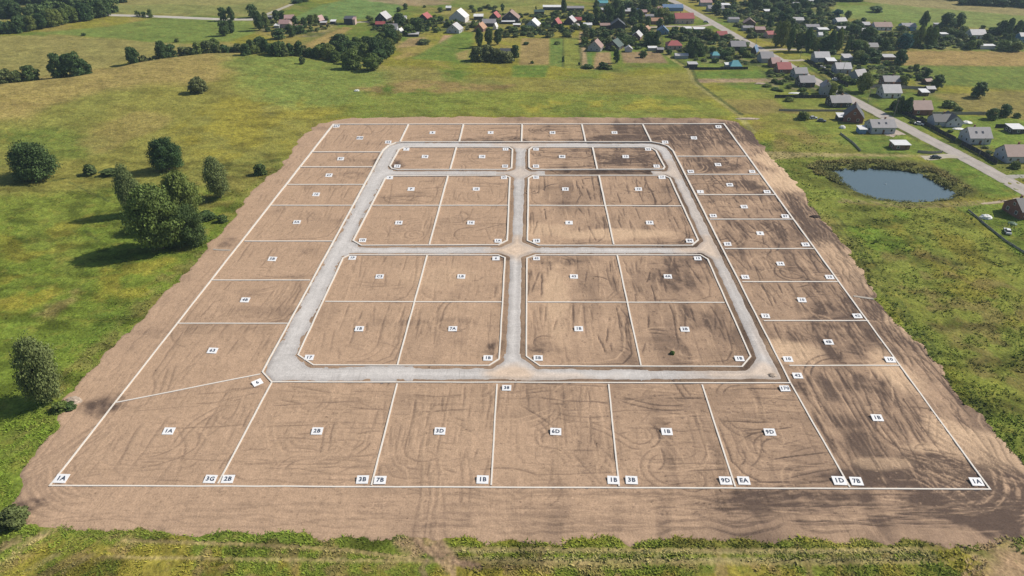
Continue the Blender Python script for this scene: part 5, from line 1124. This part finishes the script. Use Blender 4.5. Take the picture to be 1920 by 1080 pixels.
SHP = [([(1110,-5),(1255,-5),(1262,14),(1245,62),(1100,64)], 60, (3,8), (6,13)), ([(1090,60),(1235,60),(1238,92),(1090,92)], 36, (3,7), (6,13)), ([(1250,62),(1380,60),(1440,100),(1420,122),(1270,112)], 46, (3,7), (6,13)),
 ([(1300,0),(1560,2),(1570,104),(1480,90),(1400,62)], 110, (4,9), (7,14)), ([(1560,44),(1740,58),(1920,80),(1920,92),(1700,92),(1600,100)], 70, (3,8), (7,14)), ([(690,36),(940,38),(940,56),(700,62)], 26, (3,6), (5,10)), ([(480,38),(640,44),(600,60),(500,62)], 14, (3,6), (5,10)),
 ([(930,28),(1100,22),(1100,70),(935,70)], 50, (3,7), (5,11)), ([(1500,112),(1600,112),(1640,160),(1560,150)], 22, (3,6), (6,12)), ([(1600,124),(1745,128),(1750,148),(1620,148)], 26, (3,5), (6,12))]
shrubs('shrubbery', SHP, 'hedge'); shrubs('shrubbery', SHP, 'dark')
# ------------------------------------------------------------------ REEDS, WEEDS, ROUGH GRASS
def tufts(name, X0, Y0, Z0, size, colr, m, blades=4, seed=3, kindtall=1.0):
    rs = np.random.RandomState(seed); n = len(X0); V = []; Cc = []
    for k in range(blades):
        a = rs.rand(n)*6.283; lean = .8+1.1*rs.rand(n); h = size*(.45+.55*rs.rand(n))*kindtall; w = size*.38
        bx = X0+rs.normal(size=n)*size*.3; by = Y0+rs.normal(size=n)*size*.3
        dx, dy = np.cos(a), np.sin(a)
        V.append(np.stack([np.stack([bx-dy*w, by+dx*w, Z0-.05], 1), np.stack([bx+dy*w, by-dx*w, Z0-.05], 1), np.stack([bx+dx*h*lean, by+dy*h*lean, Z0+h], 1)], 1))
        Cc.append(np.repeat((colr*(.95+.4*rs.rand(n))[:, None])[:, None], 3, 1))
    V = np.concatenate(V).reshape(-1, 3); Cc = np.concatenate(Cc).reshape(-1, 3)
    return npmesh(name, V, np.arange(len(V)).reshape(-1, 3), m, False, np.clip(Cc, 0, .6))
mat_weed = mat('weed_leaves', attr='Col', rough=.9, spec=.1, scales=())
rs = np.random.RandomState(5)
def scatter(n, px0, px1, py0, py1):
    x = px0+(px1-px0)*rs.rand(n); y = py0+(py1-py0)*rs.rand(n); return unp(x, y)
sx = []; 
for n, b in ((32000, (-60,1980,960,1160)),(34000, (-80,520,300,1000)),(44000,(1380,2050,250,1000))):
    x, y = scatter(n, *b); sx.append(np.stack([x, y], 1))
P = np.concatenate(sx); x, y = P[:, 0], P[:, 1]
sdS = sdist(x, y, SITE)+(fbm(x, y, 4.5, 4, 75)-.5)*4.5; sdP = sdist(x, y, POND)
dens = fbm(x, y, 5, 3, 91)*.7+fbm(x, y, 16, 2, 92)*.5
okk = (sdS < .2) & (sdP < -.5) & (dens+.25*np.exp(-(np.abs(sdS))/4) > .46+.25*rs.rand(len(x)))
okk &= ldist(x, y, VRW) > 6
for r_ in RUTS: okk &= ldist(x, y, W(r_)) > .42
for pg_ in ([(1840,1080),(1850,1030),(1960,1010),(2000,1200),(1880,1200)],[(760,1000),(840,1000),(865,1045),(880,1068),(800,1050)]): okk &= sdist(x, y, W(pg_)) < .3
if 1: lawn = W([(1600,255),(1700,255),(1925,366),(1860,374),(1740,300),(1560,290)]); okk &= sdist(x, y, lawn) < 0
x, y, sdS = x[okk], y[okk], sdS[okk]; c, z = gcol(x, y)
size = (.18+.34*rs.rand(len(x))**2)*(.7+.6*fbm(x, y, 9, 2, 93))*(1+.05*np.exp(-np.abs(sdS)/3))
size *= np.where((x < 0) & (y > 130) & (sdS < -8), .7, np.where(x > 0, 1.25, 1))
link('meadow_weeds', tufts('meadow_weeds', x, y, z, size, c*np.array([1.12,1.2,1.05]), mat_weed), kind='stuff')
# leafy weeds along the edges of the soil, in front
x, y = scatter(9000, -60, 1980, 960, 1120); a, b = scatter(9000, 1500, 2050, 380, 960); x = np.concatenate([x, a]); y = np.concatenate([y, b]); a, b = scatter(5000, -60, 480, 440, 1000); x = np.concatenate([x, a]); y = np.concatenate([y, b])
sdS = sdist(x, y, SITE)+(fbm(x, y, 4.5, 4, 75)-.5)*4.5
okk = (sdS < .2) & (fbm(x, y, 6, 3, 95)+.30*np.exp(sdS/3.0) > .70+.2*rs.rand(len(x)))
for r_ in RUTS: okk &= ldist(x, y, W(r_)) > .5
x, y = x[okk], y[okk]; c, z = gcol(x, y)
link('edge_weeds', tufts('edge_weeds', x, y, z, .14+.26*rs.rand(len(x))**1.5, c*np.array([.95,1.15,1.0]), mat_weed, 8, 8), kind='stuff')
# reeds round the pond
n = 26000; x = POND[:, 0].min()-16+rs.rand(n)*(np.ptp(POND[:, 0])+32); y = POND[:, 1].min()-14+rs.rand(n)*(np.ptp(POND[:, 1])+34); s_ = sdist(x, y, POND)
cyp = POND[:, 1].mean(); far = sstep(-12, 8, y-cyp+.25*(x-POND[:, 0].mean()))
okk = (fbm(x, y, 3.5, 3, 98) > .34+.2*rs.rand(n)) & (s_ < .1+.5*rs.rand(n)) & (s_ > -(1.2+7.5*far)-2*fbm(x, y, 4, 2, 96)); x, y, s_, far = x[okk], y[okk], s_[okk], far[okk]
cc = np.array([.20,.205,.065])*(1-.25*rs.rand(len(x)))[:, None]+np.array([.07,.02,.01])*(fbm(x, y, 5, 3, 97)*sstep(2, 8, -s_))[:, None]
_, z = gcol(x, y); link('pond_reeds', tufts('pond_reeds', x, y, np.maximum(z, -.6), .35+(.3+.55*far)*rs.rand(len(x)), cc, mat_weed, 4, 12, 1.0), kind='stuff')
# ------------------------------------------------------------------ FENCES, CARS, SMALL THINGS
mat_fence_d = mat('fence_dark', (.04,.042,.045), .7, scales=((1.5, .15),)); mat_fence_l = mat('fence_wood', (.33,.31,.28), .9, scales=((1.5, .2),)); mat_post = mat('fence_post', (.22,.21,.2), .8)
def fence(px, h, m, label, pitch=3.0, gapz=.05):
    P = W(px); o = None; seg = np.hypot(*(P[1:]-P[:-1]).T); tot = seg.sum(); cum = np.concatenate([[0], np.cumsum(seg)]); n = max(2, int(tot/pitch)); t = np.linspace(0, tot, n+1)
    xs = np.interp(t, cum, P[:, 0]); ys = np.interp(t, cum, P[:, 1]); zz = Hgt(xs, ys)
    o = link('fence', None, loc=(xs[0], ys[0], zz[0]), label=label, cat='fence'); L = tot/n
    mb = MB(); mb.box(.06,-.03,gapz,L-.06,.03,h); pm = mb.mesh('fence_panel', m); mb = MB(); mb.box(-.05,-.05,-.3,.05,.05,h+.12); qm = mb.mesh('post', mat_post)
    for i in range(n+1):
        link('post', qm, o, loc=(xs[i]-xs[0], ys[i]-ys[0], zz[i]-zz[0]))
        if i < n: link('fence_panel', pm, o, loc=(xs[i]-xs[0], ys[i]-ys[0], zz[i]-zz[0]), rz=math.atan2(ys[i+1]-ys[i], xs[i+1]-xs[i]))
fence([(1668,202),(1700,218),(1735,236),(1762,251),(1790,265)], 2.1, mat_fence_d, 'long black panel fence right of the road, in front of the grey blue house')
fence([(1802,272),(1825,284),(1850,297),(1868,309)], 2.1, mat_fence_d, 'black panel fence in front of the light grey skylight house')
fence([(1513,115),(1530,126),(1550,137),(1572,153),(1590,163)], 1.8, mat_fence_d, 'dark fence along the right side of the road near the pale roofed houses')
fence([(1452,183.5),(1500,184),(1550,184)], 1.8, mat_fence_d, 'dark straight fence across the garden left of the tall grey house')
fence([(1720,214),(1760,215),(1850,215)], 1.5, mat_fence_l, 'long weathered fence across the meadow behind the brick gabled house')
fence([(1865,240),(1880,240),(1897,240)], 2.0, mat_fence_d, 'short dark fence left of the flat white roofed barn')
fence([(1625,165),(1660,163),(1690,166),(1735,168)], 1.7, mat_fence_l, 'grey board fence behind the white fronted house')
fence([(1292,130.5),(1340,131),(1402,130)], 1.6, mat_fence_d, 'dark low fence at the meadow edge below the turquoise roof')
fence([(1815,395),(1850,425),(1885,453),(1925,478)], .75, mat_fence_l, 'weathered low fence at the right edge below the pond')
fence([(1460,208),(1500,209),(1590,209)], 1.1, mat_fence_l, 'thin fence between the two lawns left of the brick house')
fence([(1575,251),(1600,270),(1613,284)], .9, mat_fence_l, 'thin fence slanting down to the pond track')
fence([(1720,286),(1745,289),(1766,287)], 1.2, mat_fence_l, 'patchy grey fence by the pond parking place')
fence([(1630,118),(1660,118),(1690,118)], 1.3, mat_fence_l, 'pale fence in front of the open shed')
mat_tyre = mat('tyre', (.02,.02,.02), .9, scales=())
def car(x, y, rot, col, label, name='parked_car'):
    X0, Y0, Z0 = place(x, y); m = mat('car_paint', col, .35, scales=(), spec=.5)
    o = link(name, None, loc=(X0, Y0, Z0+.04), rz=math.radians(rot), label=label, cat='car', group='parked cars')
    b = MB(); 
    b.hexa([(-2.2,-.85,.3),(2.2,-.85,.3),(2.2,.85,.3),(-2.2,.85,.3),(-2.15,-.82,.85),(2.1,-.8,.78),(2.1,.8,.78),(-2.15,.82,.85)]); link('body', b.mesh('body', m), o)
    b = MB(); b.hexa([(-1.7,-.76,.855),(1.0,-.76,.83),(1.0,.76,.83),(-1.7,.76,.855),(-1.3,-.62,1.40),(.35,-.62,1.42),(.35,.62,1.42),(-1.3,.62,1.40)]); link('windows', b.mesh('windows', mat_glass), o)
    b = MB(); b.box(-1.28,-.6,1.425,.33,.6,1.47); link('roof', b.mesh('roof', m), o)
    w = MB()
    n = 10; w.v = [(.33*math.cos(6.283*i/n), yy, .33*math.sin(6.283*i/n)) for yy in (-.1,.1) for i in range(n)]; w.f = [tuple(range(n)), tuple(range(2*n-1, n-1, -1))]+[(i, n+i, n+(i+1) % n, (i+1) % n) for i in range(n)]
    me = w.mesh('wheel', mat_tyre)
    for sx_ in (-1.35, 1.35):
        for sy in (-.8, .8): link('wheel', me, o, loc=(sx_, sy, .33))
car(1754,297,5,(.05,.055,.06),'dark car parked by the pond at the end of the pale driveway')
car(1723,234,-35,(.7,.7,.7),'white car beside the road in front of the long black fence')
car(1524,223,10,(.55,.57,.6),'silver car next to the dark bush left of the brick house')
car(1540,228,-20,(.12,.13,.15),'dark grey car right of the silver car')
car(1324,42,-30,(.6,.6,.62),'light car on the roadside near the big red roofed house'); car(1783,81,15,(.05,.06,.08),'dark car in the far right gardens')
car(1888,436,70,(.72,.73,.74),'white car parked on the lawn at the right edge below the pond'); car(1567,151,-35,(.75,.75,.74),'white car at the road side near the leafy birch')
car(1541,128,-25,(.6,.6,.6),'pale car in the yard beside the white roofed shed')
mat_plastic = mat('white_sheet', (.74,.74,.71), .6, scales=((1, .1),)); mat_rub = mat('rubble', (.42,.34,.27), .95, scales=((1, .3),)); mat_dgreen = mat('tank_green', (.10,.16,.10), .6)
def lump(name, x, y, L, D, h, m, label, cat, rot=0, seed=1):
    X0, Y0, Z0 = place(x, y); rs2 = np.random.RandomState(seed); nu, nv = 16, 6; V = []
    for j in range(nv+1):
        p = j/nv*math.pi/2
        for i in range(nu):
            a = 6.283*i/nu; k = 1+.22*(rs2.rand()-.5)*2; V.append((L/2*math.cos(p)**.7*math.cos(a)*k if j < nv else 0, D/2*math.cos(p)**.7*math.sin(a)*k if j < nv else 0, h*math.sin(p)*(1+.15*(rs2.rand()-.5))-.04))
    F = [(j*nu+i, j*nu+(i+1) % nu, (j+1)*nu+(i+1) % nu, (j+1)*nu+i) for j in range(nv) for i in range(nu)]
    link(name, npmesh(name, V, F, m, False), loc=(X0, Y0, Z0), rz=math.radians(rot), label=label, cat=cat)
lump('sand_heap',1811,231,6,3.4,1.2,mat_plastic,'small white heap beside the grey blue house','heap',0,2)
lump('sand_heap',1797,242,6,3,.5,mat_plastic,'flat white heap on the lawn in front of the grey blue house','heap',0,3)
lump('sand_heap',1579,240+0,3,2.5,1.3,mat_plastic,'little white pile on the lawn left of the skylight house','heap',0,4)
lump('covered_heap',1848,409,4,3,1.4,mat_plastic,'round white covered heap near the weathered fence','heap',0,5)
lump('gravel_heap',1492,175,8,3,.5,mat_plastic,'low pale heap of boards on the garden lawn','heap',0,6)
lump('soil_heap',1425,157,7,3,.6,mat_rub,'pale earth heap at the end of the brown strip','heap',0,7)
lump('soil_heap',1528,402+5,4,2,.7,mat('dark_earth', (.07,.05,.04), .95),'dark heap of topsoil beside the right hand border','heap',0,9)
lump('rubble_heap',138,752,4,3,.8,mat_rub,'light stones at the left soil edge near the ragged tree','heap',0,10)
lump('rubble_heap',1402,223,12,3,.5,mat_rub,'greyish rubble strip beyond the far right corner','heap',0,11)
lump('straw_patch',669,171,3.2,1.6,1.0,mat_plastic,'single white bale lying on the meadow behind the site','bale',20,12)
lump('trampoline',1898,420+0,3,3,.7,mat_dgreen,'low green tank on the lawn at the right edge','tank',0,13)
# float on the pond
X0, Y0 = unp(1660, 347.5, -.75); mbf = MB(); mbf.cone(0,0,0,.35,.55,.4,10); mbf.cone(0,0,.35,.9,.25,.08,8)
link('pond_float', mbf.mesh('pond_float', mat_plastic), loc=(X0, Y0, -.8), label='small white float in the middle of the pond', cat='float')
# jetty
X0, Y0 = unp(1722, 322, 0); mbj = MB()
oj = link('jetty', None, loc=(X0, Y0, -.55), rz=-.45, label='small wooden jetty on the far shore of the pond', cat='jetty')
mbj.box(0,0,0,.9,.16,.05); jp = mbj.mesh('plank', mat('jetty_wood', (.36,.31,.25), .9, scales=((3, .2),)))
mbp = MB(); mbp.box(-.06,-.06,-.9,.06,.06,0); jq = mbp.mesh('post', mat_post)
for i in range(26): k_ = link('plank', jp, oj, loc=(0, -i*.185, 0)); k_.scale = (1.6, 1, 1)
for i in range(4): link('post', jq, oj, loc=(.1+(i % 2)*1.2, -(i//2)*4.4, 0))
# power poles along the road
mat_pole = mat('pole_wood', (.30,.27,.23), .9)
mp = MB(); mp.cone(0,0,-.3,8.5,.14,.09,8); pole_me = mp.mesh('pole', mat_pole); mp = MB(); mp.box(-.9,-.05,7.9,.9,.05,8.02); arm_me = mp.mesh('crossarm', mat_pole)
for x, y, l in [(1676,218,'wooden power pole beside the black fence, nearest the brick gabled house'),(1835,293,'wooden power pole by the fence before the light grey house'),(1579,140,'wooden power pole beside the pale roofed houses'),(1500,110,'wooden power pole at the driveway of the farther pale house'),(1417,84,'wooden power pole near the dark walled roadside house'),(1627,192,'wooden power pole by the road below the leafy birch')]:
    X0, Y0, _ = place(x, y); o = link('power_pole', None, loc=(X0, Y0, 0), rz=R.uniform(-.3,.3), label=l, cat='power pole', group='wooden power poles'); link('pole', pole_me, o); link('crossarm', arm_me, o)
# stones and clods on the soil edge
X0, Y0, _ = place(1448, 704)
lump('clod_pile',1448,704,2.2,1.8,.5,mat_rub,'small brown clod pile on the gravel by the near right bend','heap',0,15)
lump('green_shrub',1260,664,1.4,1.2,1.0,mat('shrub_green', (.05,.09,.02), .9),'tiny green tuft growing in the near right block','tuft',0,16)
# ------------------------------------------------------------------ HAZE
hz = MB(); hz.box(-1400,-60,-4,1400,2600,140); hm = bpy.data.materials.new('air'); hm.use_nodes = True; nt = hm.node_tree; nt.nodes.clear()
out = nt.nodes.new('ShaderNodeOutputMaterial'); pv = nt.nodes.new('ShaderNodeVolumePrincipled'); pv.inputs['Color'].default_value = (.62,.80,1,1); pv.inputs['Density'].default_value = .00012; pv.inputs['Anisotropy'].default_value = .2
nt.links.new(pv.outputs[0], out.inputs['Volume'])
HAZE = True
if HAZE: link('haze', hz.mesh('haze', hm), kind='stuff')
